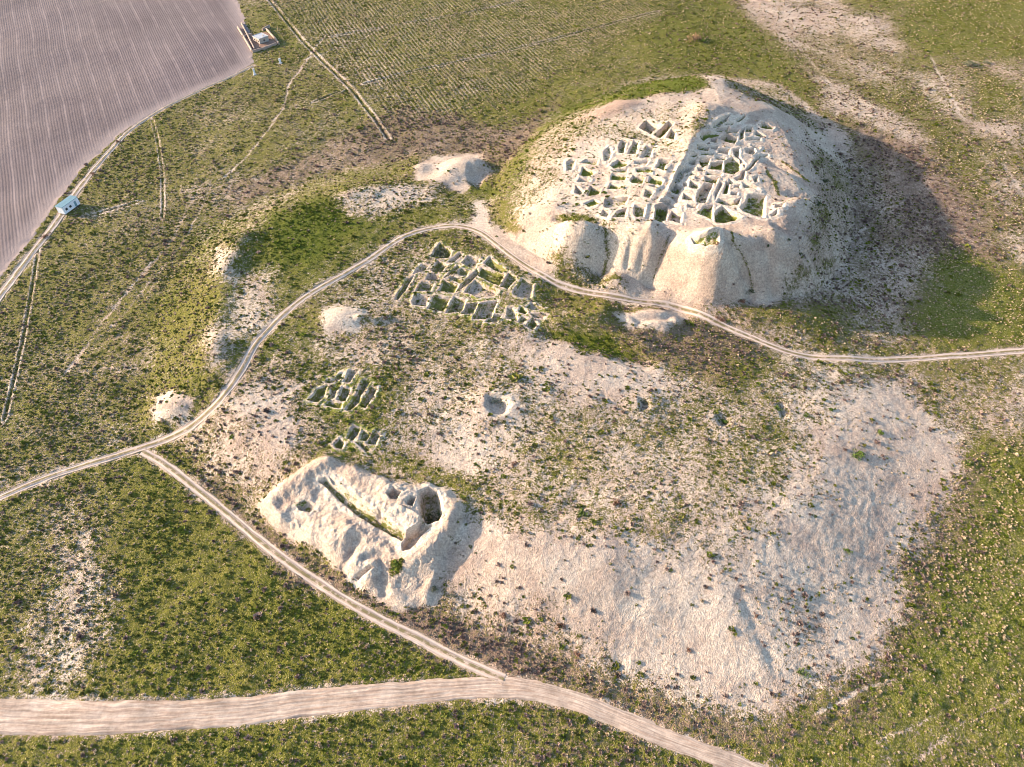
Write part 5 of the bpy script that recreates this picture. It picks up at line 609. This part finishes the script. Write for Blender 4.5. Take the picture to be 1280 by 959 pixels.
    for r in range(len(rooms)):
        sel = (~rest) & (nearF >= -0.05) & (r1 == r)
        if sel.any():
            v, f, a, n_ = subset(Vp, Fp, sel, at2, nn)
            link('room' if rooms[r][0] != 'trench' else 'pit', mesh_np('room', v, f, M['dug'], a, n_), ROOT[rooms[r][0]])
    wsel = (~rest) & (nearF < -0.05)
    far2 = (S2[Fp].mean(1) < -3.0) | (gid[r1] != gid[r2])
    key = np.where(far2, r1 * 1000 + 999, np.minimum(r1, r2) * 1000 + np.maximum(r1, r2))
    for kk in np.unique(key[wsel]):
        sel = wsel & (key == kk)
        if sel.sum() < 24:                                               # crumbs go to the wall round the first room
            key[sel] = (kk // 1000) * 1000 + 999
    for kk in np.unique(key[wsel]):
        sel = wsel & (key == kk)
        gn = rooms[int(r1[np.nonzero(sel)[0][0]])][0]
        for comp in islands(Fp, np.nonzero(sel)[0]):
            v, f, a, n_ = subset(Vp, Fp, comp, at2, nn)
            link('wall' if gn not in ('trench', 'crater') else 'bank', mesh_np('wall', v, f, M['dug'], a, n_), ROOT[gn])

# heights for standing things on the land
def ground_z(x, y):
    x = np.atleast_1d(np.asarray(x, float)); y = np.atleast_1d(np.asarray(y, float))
    j = np.clip(np.searchsorted(ys, y) - 1, 0, nr - 2); tj = (y - ys[j]) / (ys[j + 1] - ys[j])
    w = Wy[j] + (Wy[j + 1] - Wy[j]) * tj; u = x / w
    i = np.clip(np.searchsorted(us, u) - 1, 0, nc - 2); ti = (u - us[i]) / (us[i + 1] - us[i])
    return (GZ[j, i] * (1 - tj) * (1 - ti) + GZ[j, i + 1] * (1 - tj) * ti + GZ[j + 1, i] * tj * (1 - ti) + GZ[j + 1, i + 1] * tj * ti)
def dug_depth(x, y):
    d = np.zeros(len(x))
    for gname, P, dep, soft in D['rooms']:
        s = bbox_sel(x, y, P, 1)
        k_ = {'west': 0.5, 'east': 0.66, 'town': 0.72, 'small': 0.72, 'tiny': 0.72}.get(gname, 1.0) * 1.2
        if len(s): d[s] = np.maximum(d[s], dep * k_ * sstep(0, soft * 1.3, sdist(x[s], y[s], P)))
    return d

# ---------------------------------------------------------------- dirt roads: ribbons lying in a shallow bed
ROADLABEL = {'main': 'dirt_road', 'branch': 'dirt_track', 'terrace': 'dirt_track', 'field': 'field_path'}
for ri, (nm, P, w, kd) in enumerate(ROADS):
    Q, R = smooth_line(P, w, 0.8)
    T = np.gradient(Q, axis=0); T /= np.linalg.norm(T, axis=1, keepdims=True)
    Nn = np.c_[-T[:, 1], T[:, 0]]
    s = np.concatenate([[0], np.cumsum(np.hypot(*np.diff(Q, axis=0).T))])
    K = 25 if kd == 'wide' else 17
    tt = np.linspace(-1, 1, K)
    wl = R / 2 * (1 + 0.5 * fbm(s, s * 0 + ri * 50, 5, 4, 81)); wr = R / 2 * (1 + 0.5 * fbm(s, s * 0 + ri * 90, 5, 4, 83))
    off = np.where(tt[None] < 0, tt[None] * wl[:, None], tt[None] * wr[:, None])
    X = Q[:, :1] + Nn[:, :1] * off; Yp = Q[:, 1:] + Nn[:, 1:] * off
    z = height0(X.ravel(), Yp.ravel(), D).reshape(X.shape)
    z = z + fbm(X, Yp, 7, 2, 63) * 0.2 + fbm(X, Yp, 2.2, 2, 85) * 0.10
    ab = np.abs(tt)
    if kd == 'wide':
        rut = sum(-0.12 * np.exp(-((tt[None] - c - 0.12 * fbm(s, s * 0 + q, 60, 2, 87)[:, None]) / 0.06) ** 2) for q, c in enumerate((-0.6, -0.35, -0.05, 0.2, 0.45, 0.7)))
    else:
        rut = (-0.16 * np.exp(-((ab - 0.46) / 0.14) ** 2))[None] * (1 + fbm(s, s * 0, 9, 2, 88)[:, None])
    z = z + rut - 0.42 * sstep(0.62, 1.0, ab)[None] + 0.03 + ri * 0.012 + 0.06 * np.exp(-((ab - 0.8) / 0.1) ** 2)[None]
    ix = np.arange(X.size).reshape(X.shape)
    f = np.stack([ix[:-1, :-1], ix[1:, :-1], ix[1:, 1:], ix[:-1, 1:]], -1).reshape(-1, 4)
    if np.cross(T[0], Nn[0]) > 0: f = f[:, ::-1]
    me = mesh_np('road', np.c_[X.ravel(), Yp.ravel(), z.ravel()], f, M[kd], dict(across=np.repeat(tt[None], len(Q), 0).ravel(), along=np.repeat(s[:, None], K, 1).ravel()))
    link(ROADLABEL[nm], me, kind='structure')

# ---------------------------------------------------------------- tussocks and scrub (ground cover)
def tuft_mesh(name, mat, seed, n, flat, spread, droop=0.3):
    r = random.Random(seed); V = []; F = []
    for k in range(n):
        a = r.uniform(0, 2 * math.pi); el = r.uniform(0.15, 1.35)
        L = r.uniform(0.7, 1.05); b = r.uniform(0, 0.35) * spread; wdt = r.uniform(0.16, 0.30)
        c, s = math.cos(a), math.sin(a)
        p0 = (b * c, b * s, -0.1); ce, se = math.cos(el) * spread, math.sin(el) * flat
        tip = (L * ce * c + r.uniform(-.15, .15), L * ce * s + r.uniform(-.15, .15), L * se)
        mid = (tip[0] * 0.6 + p0[0] * 0.4, tip[1] * 0.6 + p0[1] * 0.4, tip[2] * 0.6 + 0.12)
        i = len(V)
        V += [p0, (mid[0] - s * wdt, mid[1] + c * wdt, mid[2]), tip, (mid[0] + s * wdt, mid[1] - c * wdt, mid[2])]
        F.append((i, i + 1, i + 2, i + 3))
    me = mesh_np(name, np.array(V), np.array(F), mat, smooth=False)
    return me

def scatter(name, me_list, pts, scale, tint, label, zs=1.0):
    cl = bpy.data.collections.new(name + '_sources')
    for q, me in enumerate(me_list):
        cl.objects.link(bpy.data.objects.new('%s_source_%d' % (name, q), me))
    me = bpy.data.meshes.new(name)
    me.vertices.add(len(pts)); me.vertices.foreach_set('co', np.ascontiguousarray(pts, np.float32).ravel())
    for nm, arr in (('size', scale), ('tint', tint), ('turn', rng.uniform(0, 6.283, len(pts)))):
        at = me.attributes.new(nm, 'FLOAT', 'POINT'); at.data.foreach_set('value', np.ascontiguousarray(arr, np.float32))
    at = me.attributes.new('pick', 'INT', 'POINT'); at.data.foreach_set('value', rng.integers(0, len(me_list), len(pts)).astype(np.int32))
    o = link(name, me, kind='stuff', label=label)
    ng = bpy.data.node_groups.new(name, 'GeometryNodeTree')
    ng.interface.new_socket('Geometry', in_out='INPUT', socket_type='NodeSocketGeometry'); ng.interface.new_socket('Geometry', in_out='OUTPUT', socket_type='NodeSocketGeometry')
    N = ng.nodes; gi = N.new('NodeGroupInput'); go = N.new('NodeGroupOutput')
    ci = N.new('GeometryNodeCollectionInfo'); ci.inputs['Collection'].default_value = cl; ci.inputs['Separate Children'].default_value = True; ci.inputs['Reset Children'].default_value = True
    ip = N.new('GeometryNodeInstanceOnPoints'); ip.inputs['Pick Instance'].default_value = True
    def na(nm, tp='FLOAT'):
        q = N.new('GeometryNodeInputNamedAttribute'); q.data_type = tp; q.inputs[0].default_value = nm; return q.outputs[0]
    cx = N.new('ShaderNodeCombineXYZ'); L = ng.links
    L.new(na('turn'), cx.inputs[2]); 
    L.new(gi.outputs[0], ip.inputs['Points']); L.new(ci.outputs[0], ip.inputs['Instance']); L.new(na('pick', 'INT'), ip.inputs['Instance Index'])
    e2r = N.new('FunctionNodeEulerToRotation'); L.new(cx.outputs[0], e2r.inputs[0]); L.new(e2r.outputs[0], ip.inputs['Rotation'])
    cs = N.new('ShaderNodeCombineXYZ'); sz = na('size'); ml = N.new('ShaderNodeMath'); ml.operation = 'MULTIPLY'; ml.inputs[1].default_value = zs; L.new(sz, ml.inputs[0])
    L.new(sz, cs.inputs[0]); L.new(sz, cs.inputs[1]); L.new(ml.outputs[0], cs.inputs[2]); L.new(cs.outputs[0], ip.inputs['Scale'])
    L.new(ip.outputs[0], go.inputs[0])
    md = o.modifiers.new('scatter', 'NODES'); md.node_group = ng
    return o

NC = 560000
yy = 20 + (rng.random(NC) ** 0.72) * 425
xx = (rng.random(NC) * 2 - 1) * np.interp(yy, ys, Wy) * 1.06
Ac, dzc, fdc, rdc = cover_maps(xx, yy)
ok = (fdc < -0.3) & (rdc > 0.1)
dd = dug_depth(xx, yy)
cov = np.clip(Ac[:, 0], 0, 1)
# clumping
clump = np.clip(0.45 + 1.5 * fbm(xx, yy, 7, 3, 91) + 1.3 * fbm(xx, yy, 30, 2, 92), 0, 1)
dens = np.clip(cov * 1.15 - 0.12 + 0.02, 0, 1) * (0.28 + 0.9 * clump) * np.interp(yy, [60, 160, 260, 400], [1.05, 0.95, 0.7, 0.55])
dens = np.where(dd > 0.1, 0.0, dens)
full_d = np.zeros(NC)
for gname, P, dep, soft in D['rooms']:
    q_ = bbox_sel(xx, yy, P, 1)
    if len(q_) and gname != 'trench' and dep > 0:
        sd_ = sdist(xx[q_], yy[q_], P); q_ = q_[sd_ > 0.75]
        full_d[q_] = 0.35
dens = np.where(full_d > 0, full_d, dens)
ic = inside(xx, yy, D['crop'])
rowp = np.abs(((xx * 0.91 + yy * 0.41) / 1.9 - 0.25) % 1.0 - 0.5) < 0.2          # planted rows keep to their lines
dens = np.where(ic, np.where(rowp, 0.15, 0.9), dens)
pick = rng.random(NC)
ok &= rng.random(NC) < dens
wS = 1.5 * Ac[:, 2] ** 1.5; wB = 1.2 * Ac[:, 3] ** 1.7; wG = 0.75 + 0.3 * Ac[:, 1]
tot = wS + wB + wG
kind_ = np.where(pick < wG / tot, 0, np.where(pick < (wG + wS) / tot, 1, 2))
zz = ground_z(xx, yy) - np.where(full_d > 0, dd, 0)
for k, (nm, mt, sm, sc, lab, zs) in enumerate([
    ('grass_tufts', M['green'], (11, 12, 13), (0.24, 0.52), 'low green grass tufts covering the plain and mound', 0.55),
    ('straw_tussocks', M['straw'], (21, 22, 23), (0.24, 0.50), 'pale dry straw tussocks dotted through the grass', 0.8),
    ('dry_scrub', M['brown'], (31, 32, 33), (0.32, 0.72), 'brown dry scrub belts along tracks and slopes', 0.75)]):
    i = np.nonzero(ok & (kind_ == k))[0]
    ms = [tuft_mesh('%s_%d' % (nm, q), mt, q, (22, 34, 26)[k], (0.9, 1.0, 0.95)[k], (0.9, 0.85, 0.9)[k]) for q in sm]
    size = rng.uniform(sc[0], sc[1], len(i)) * np.interp(yy[i], [30, 200, 420], [0.95, 1.0, 1.05]) * np.exp(rng.normal(-0.12, (0.42, 0.24, 0.3)[k], len(i)))
    tint = np.clip(Ac[i, 1] + rng.normal(0, 0.25, len(i)), 0, 1)
    scatter(nm, ms, np.c_[xx[i], yy[i], zz[i] - 0.03], size, tint, lab, zs)
    print(nm, len(i))

# ---------------------------------------------------------------- single shrubs
def shrub(name, x, y, r, h, mat, seed, z=None, **props):
    rr = random.Random(seed)
    if z is None: z = float(ground_z(x, y)[0]) - float(dug_depth(np.array([x]), np.array([y]))[0])
    o = empty(name, (x, y, z - 0.05), **props)
    V = []; F = []; n = int(90 + 60 * r)
    lobes = [(rr.gauss(0, .38), rr.gauss(0, .38), rr.uniform(.3, .75), rr.uniform(.3, .55)) for _ in range(7)]
    for k in range(n):
        lx, ly, lz, lr = rr.choice(lobes)
        a, b = rr.uniform(0, 6.283), rr.gauss(0, .6); d = lr * rr.uniform(.5, 1.05)
        p = ((lx + d * math.cos(a) * math.cos(b)) * r, (ly + d * math.sin(a) * math.cos(b)) * r, max(.03, lz + d * math.sin(b)) * h * 0.85)
        s = rr.uniform(.10, .2) * (r ** .6)
        u = [rr.gauss(0, 1) for _ in range(3)]; v = [rr.gauss(0, 1) for _ in range(3)]
        lu = math.sqrt(sum(c * c for c in u)); lv = math.sqrt(sum(c * c for c in v))
        u = [c / lu * s for c in u]; v = [c / lv * s for c in v]
        i = len(V)
        V += [tuple(p[c] - u[c] for c in range(3)), tuple(p[c] - v[c] * .6 for c in range(3)), tuple(p[c] + u[c] for c in range(3)), tuple(p[c] + v[c] * .6 for c in range(3))]
        F.append((i, i + 1, i + 2, i + 3))
    link('foliage', mesh_np('foliage', np.array(V), np.array(F), mat, smooth=False), o)
    V = []; F = []
    for k in range(7):
        a = k * 0.9 + rr.uniform(0, .5); tip = (math.cos(a) * r * rr.uniform(.4, .8), math.sin(a) * r * rr.uniform(.4, .8), h * rr.uniform(.5, .85)); w = .035 + .02 * r
        i = len(V)
        V += [(w, 0, -.2), (-w * .5, w * .87, -.2), (-w * .5, -w * .87, -.2), (tip[0] + w * .3, tip[1], tip[2]), (tip[0] - w * .15, tip[1] + w * .26, tip[2]), (tip[0] - w * .15, tip[1] - w * .26, tip[2])]
        F += [(i, i + 1, i + 4, i + 3), (i + 1, i + 2, i + 5, i + 4), (i + 2, i, i + 3, i + 5)]
    link('stems', mesh_np('stems', np.array(V), np.array(F), M['twig']), o)
    return o

SHRUB_LABELS = {
 0: 'largest reddish brown thicket alone on the green plain behind the citadel', 1: 'small green bush right beside the large brown thicket', 2: 'grey bush in the pale hollow at the upper right', 3: 'low grey bush just right of the grey bush at the upper right',
 4: 'dark rusty bush beside the field path, uppermost of three', 5: 'dark rusty bush beside the field path, middle of three', 6: 'largest dark rusty bush by the field path below the white cabin',
 7: 'broad grey bush in the pit at the top of the track-bend room block', 8: 'grey bush inside the ring of pale earth on the mound top', 9: 'dark bush at the bottom of the deep round pit', 10: 'grey bush in the small pit right of the ring of earth',
 11: 'green bush in a small hollow on the mound, right of the grey pit bush', 12: 'green bush in a short slot near the right track', 13: 'green bush among the banks at the foot of the sandy trench', 14: 'grey bush at the lowest right corner of the sandy trench',
 15: 'wide flat green bush on the bare right shoulder of the mound', 16: 'small green bush near the crest of the right shoulder', 19: 'rusty bush at the right foot of the pale spoil cone', 20: 'dark bush where the gully of the spoil cone ends', 21: 'rusty bush beside the track below the spoil cone', 22: 'tiny rusty bush halfway up the pale spoil cone',
 17: 'rusty bush on the bare front slope, nearest the scrub belt', 18: 'green bush in the grass beyond the right edge of the mound', 23: 'small green bush on the right mound top, right one of a pair', 24: 'small green bush on the right mound top, left one of a pair',
 25: 'small rusty bush low on the front slope, below the larger rusty bush', 26: 'tiny rusty bush alone in the middle of the bare front slope', 27: 'tiniest rusty bush beside the rill on the bare front slope', 28: 'rusty bush at the upper edge of the bare front slope', 29: 'green bush left of the rusty bush at the upper edge of the front slope',
 30: 'small rusty bush on the mound top below the ring of earth', 31: 'rusty bush on the sandy apron right of the trench foot', 32: 'small grey bush just right of the trench foot corner', 33: 'green bush low on the right shoulder of the mound', 34: 'green bush at the lower right foot of the mound',
 35: 'green bush in the hollow at the left end of the sandy trench', 36: 'dark bush on the right citadel flank, rightmost of three small ones', 37: 'dark bush on the right citadel flank, uppermost of three small ones', 38: 'dark bush on the right citadel flank, leftmost of three small ones',
 39: 'large dark bush high on the shaded right citadel flank', 40: 'dark bush just below the large one on the shaded citadel flank'}
for q, (x, y, r, h, sort) in enumerate(D['plants']):
    shrub('shrub', x, y, r, h, M['shrub_' + sort], 100 + q, label=SHRUB_LABELS[q], category='shrub')

# ---------------------------------------------------------------- hut, yard, cabin, posts
def box_mesh(name, x0, x1, y0, y1, z0, z1, mat, bevel=0.04):
    bm = bmesh.new()
    bmesh.ops.create_cube(bm, size=1.0)
    for v in bm.verts: v.co = ((x0 + x1) / 2 + v.co.x * (x1 - x0), (y0 + y1) / 2 + v.co.y * (y1 - y0), (z0 + z1) / 2 + v.co.z * (z1 - z0))
    if bevel: bmesh.ops.bevel(bm, geom=bm.edges[:], offset=bevel, segments=1, affect='EDGES')
    me = bpy.data.meshes.new(name); bm.to_mesh(me); bm.free(); me.materials.append(mat); return me
def part(name, par, x0, x1, y0, y1, z0, z1, mat, bevel=0.03): return link(name, box_mesh(name, x0, x1, y0, y1, z0, z1, mat, bevel), par)

hx, hy = D['hut']; hz = float(ground_z(hx, hy)[0])
hut = empty('hut', (hx, hy, hz), label='small flat-roofed drab grey hut in the walled yard at the field corner', category='hut')
hut.rotation_euler.z = math.radians(-42); hut.scale = (0.8, 0.8, 0.8)
w, d, h = 3.6, 3.3, 2.9
part('wall', hut, -w, w, -d, -d + .35, -.4, h, M['mudwash']); part('wall', hut, -w, w, d - .35, d, -.4, h, M['mudwash'])
part('wall', hut, -w + .003, -w + .35, -d + .35, d - .35, -.4, h, M['mudwash']); part('wall', hut, w - .35, w - .003, -d + .35, d - .35, -.4, h, M['mudwash'])
rf = part('roof', hut, -w - .3, w + .3, -d - .3, d + .3, h, h + .22, M['grey_roof'])
for a in ((-w - .3, w + .3, -d - .3, -d - .1), (-w - .3, w + .3, d + .1, d + .3), (-w - .3, -w - .1, -d - .1, d + .1), (w + .1, w + .3, -d - .1, d + .1)): part('parapet', rf, *a, h + .22, h + .42, M['mudwash'])
part('chimney', rf, 1.4, 1.9, .8, 1.3, h + .22, h + 1.0, M['mud'])
dr = part('door', hut, -.5, .5, -d - .06, -d + .02, 0, 2.0, M['wood']); part('handle', dr, .32, .4, -d - .12, -d - .06, 1.0, 1.1, M['concrete'], 0)
for a in (-2.2, 2.0):
    wi = part('window', hut, a - .55, a + .55, -d - .05, -d + .02, .9, 1.9, M['wood']); part('pane', wi, a - .45, a + .45, -d - .07, -d - .05, 1.0, 1.8, M['glass'], 0)
wi = part('window', hut, w - .02, w + .05, -.6, .6, .9, 1.9, M['wood']); part('pane', wi, w + .05, w + .07, -.5, .5, 1.0, 1.8, M['glass'], 0)

bm = bmesh.new()
yp = D['yard']; cxy = np.mean(yp, 0)
vs_ = []
for ring, kx in ((0, 1.0), (1, .5)):
    for i, p in enumerate(yp):
        for t in (0, .25, .5, .75):
            q = np.array(p) * (1 - t) + np.array(yp[(i + 1) % len(yp)]) * t; q = cxy + (q - cxy) * kx
            vs_.append(bm.verts.new((q[0], q[1], float(ground_z(q[0], q[1])[0]) + .22)))
n = len(yp) * 4
c = bm.verts.new((cxy[0], cxy[1], float(ground_z(*cxy)[0]) + .22))
for i in range(n):
    bm.faces.new((vs_[i], vs_[(i + 1) % n], vs_[n + (i + 1) % n], vs_[n + i])); bm.faces.new((vs_[n + i], vs_[n + (i + 1) % n], c))
bmesh.ops.recalc_face_normals(bm, faces=bm.faces[:])
me = bpy.data.meshes.new('yard'); bm.to_mesh(me); bm.free(); me.materials.append(M['yard']); link('yard_ground', me, kind='structure')

YL = ['outermost low mud wall of the yard, along the ploughed field', 'second low mud wall of the yard, just inside the outer one', 'low mud wall along the near edge of the yard', 'curved low mud wall on the far right of the yard', 'short low mud wall joining the hut to the field side', 'short low mud wall behind the hut']
for q, W in enumerate(D['yardwalls']):
    Q, _ = smooth_line(W, [1] * len(W), 1.0)
    T = np.gradient(Q, axis=0); T /= np.linalg.norm(T, axis=1, keepdims=True); Nn = np.c_[-T[:, 1], T[:, 0]]
    zb = ground_z(Q[:, 0], Q[:, 1]); hw = 1.05 + fbm(Q[:, 0], Q[:, 1], 3, 2, 5) * .5
    prof = [(-.42, -.4, 0), (-.34, 1, .0), (-.2, 1, .16), (.2, 1, .16), (.34, 1, 0), (.42, -.4, 0)]
    R_ = np.stack([np.c_[Q + Nn * o_, zb + (hw + e if k_ > 0 else k_)] for o_, k_, e in prof], 1)
    ix = np.arange(len(Q) * 6).reshape(len(Q), 6)
    f = np.stack([ix[:-1, :-1], ix[1:, :-1], ix[1:, 1:], ix[:-1, 1:]], -1).reshape(-1, 4)
    f = np.vstack([f, [[ix[0, 0], ix[0, 1], ix[0, 4], ix[0, 5]], [ix[0, 1], ix[0, 2], ix[0, 3], ix[0, 4]], [ix[-1, 5], ix[-1, 4], ix[-1, 1], ix[-1, 0]], [ix[-1, 4], ix[-1, 3], ix[-1, 2], ix[-1, 1]]]])
    link('yard_wall', mesh_np('yard_wall', R_.reshape(-1, 3), f, M['mud'], smooth=False), label=YL[q], category='wall', group='low yard walls round the hut')

cx_, cy_ = D['cabin']; cz = float(ground_z(cx_, cy_)[0])
cab = empty('cabin', (cx_, cy_, cz), label='white site cabin with a teal roof beside the field path', category='cabin')
cab.rotation_euler.z = math.radians(-20)
w, d, h, e = 1.45, 3.6, 3.1, .45
for sgn in (-1, 1):
    part('wall', cab, sgn * w - .05, sgn * w + .05, -d, d, e, h, M['whitewash'], .01)
    part('wall', cab, -w + .05, w - .05, sgn * (d - .053) - .05, sgn * (d - .053) + .05, e, h, M['whitewash'], .01)
part('chassis', cab, -w + .1, w - .1, -d + .1, d - .1, e - .15, e, M['wood'], .02)
rf = part('roof', cab, -w - .15, w + .15, -d - .15, d + .15, h, h + .14, M['teal'])
for k in range(6): part('rib', rf, -w - .1, w + .1, -d + .4 + k * 1.28 - .05, -d + .4 + k * 1.28 + .05, h + .14, h + .2, M['teal'], 0)
dr = part('door', cab, w + .05, w + .1, 1.4, 2.3, e + .05, e + 2.05, M['teal']); part('handle', dr, w + .1, w + .16, 1.5, 1.6, e + 1, e + 1.1, M['wood'], 0)
for a in (-2.2, -.4):
    wi = part('window', cab, w + .05, w + .09, a - .5, a + .5, e + .9, e + 1.8, M['concrete']); part('pane', wi, w + .09, w + .11, a - .42, a + .42, e + .98, e + 1.72, M['glass'], 0)
def wheel_mesh(r_, wdt):
    bm = bmesh.new(); bmesh.ops.create_cone(bm, cap_ends=True, segments=16, radius1=r_, radius2=r_, depth=wdt)
    bmesh.ops.rotate(bm, verts=bm.verts, cent=(0, 0, 0), matrix=__import__('mathutils').Matrix.Rotation(math.pi / 2, 3, 'Y'))
    bmesh.ops.bevel(bm, geom=bm.edges[:], offset=.03, segments=1, affect='EDGES')
    me = bpy.data.meshes.new('wheel'); bm.to_mesh(me); bm.free(); return me
wm = wheel_mesh(.36, .2); wm.materials.append(M['rubber'])
for a in (-1.1, 1.1):
    for b_ in (-2.2, 2.2): o = link('wheel', wm, cab); o.location = (a, b_, .34)

PL = ['pale concrete post with a long shadow near the field corner', 'pale concrete post with rubble at its foot, right of the yard']
for q, (px, py) in enumerate(D['posts']):
    pz = float(ground_z(px, py)[0])
    po = empty('concrete_post', (px, py, pz), label=PL[q], category='post', group='concrete posts by the yard')
    po.rotation_euler.z = .4 + q
    part('base', po, -.75, .75, -.75, .75, -.3, .35, M['concrete'], .05); part('shaft', po, -.4, .4, -.4, .4, .35, 2.6 - q * .4, M['whitewash'], .05); part('cap', po, -.5, .5, -.5, .5, 2.6 - q * .4, 2.8 - q * .4, M['concrete'], .05)
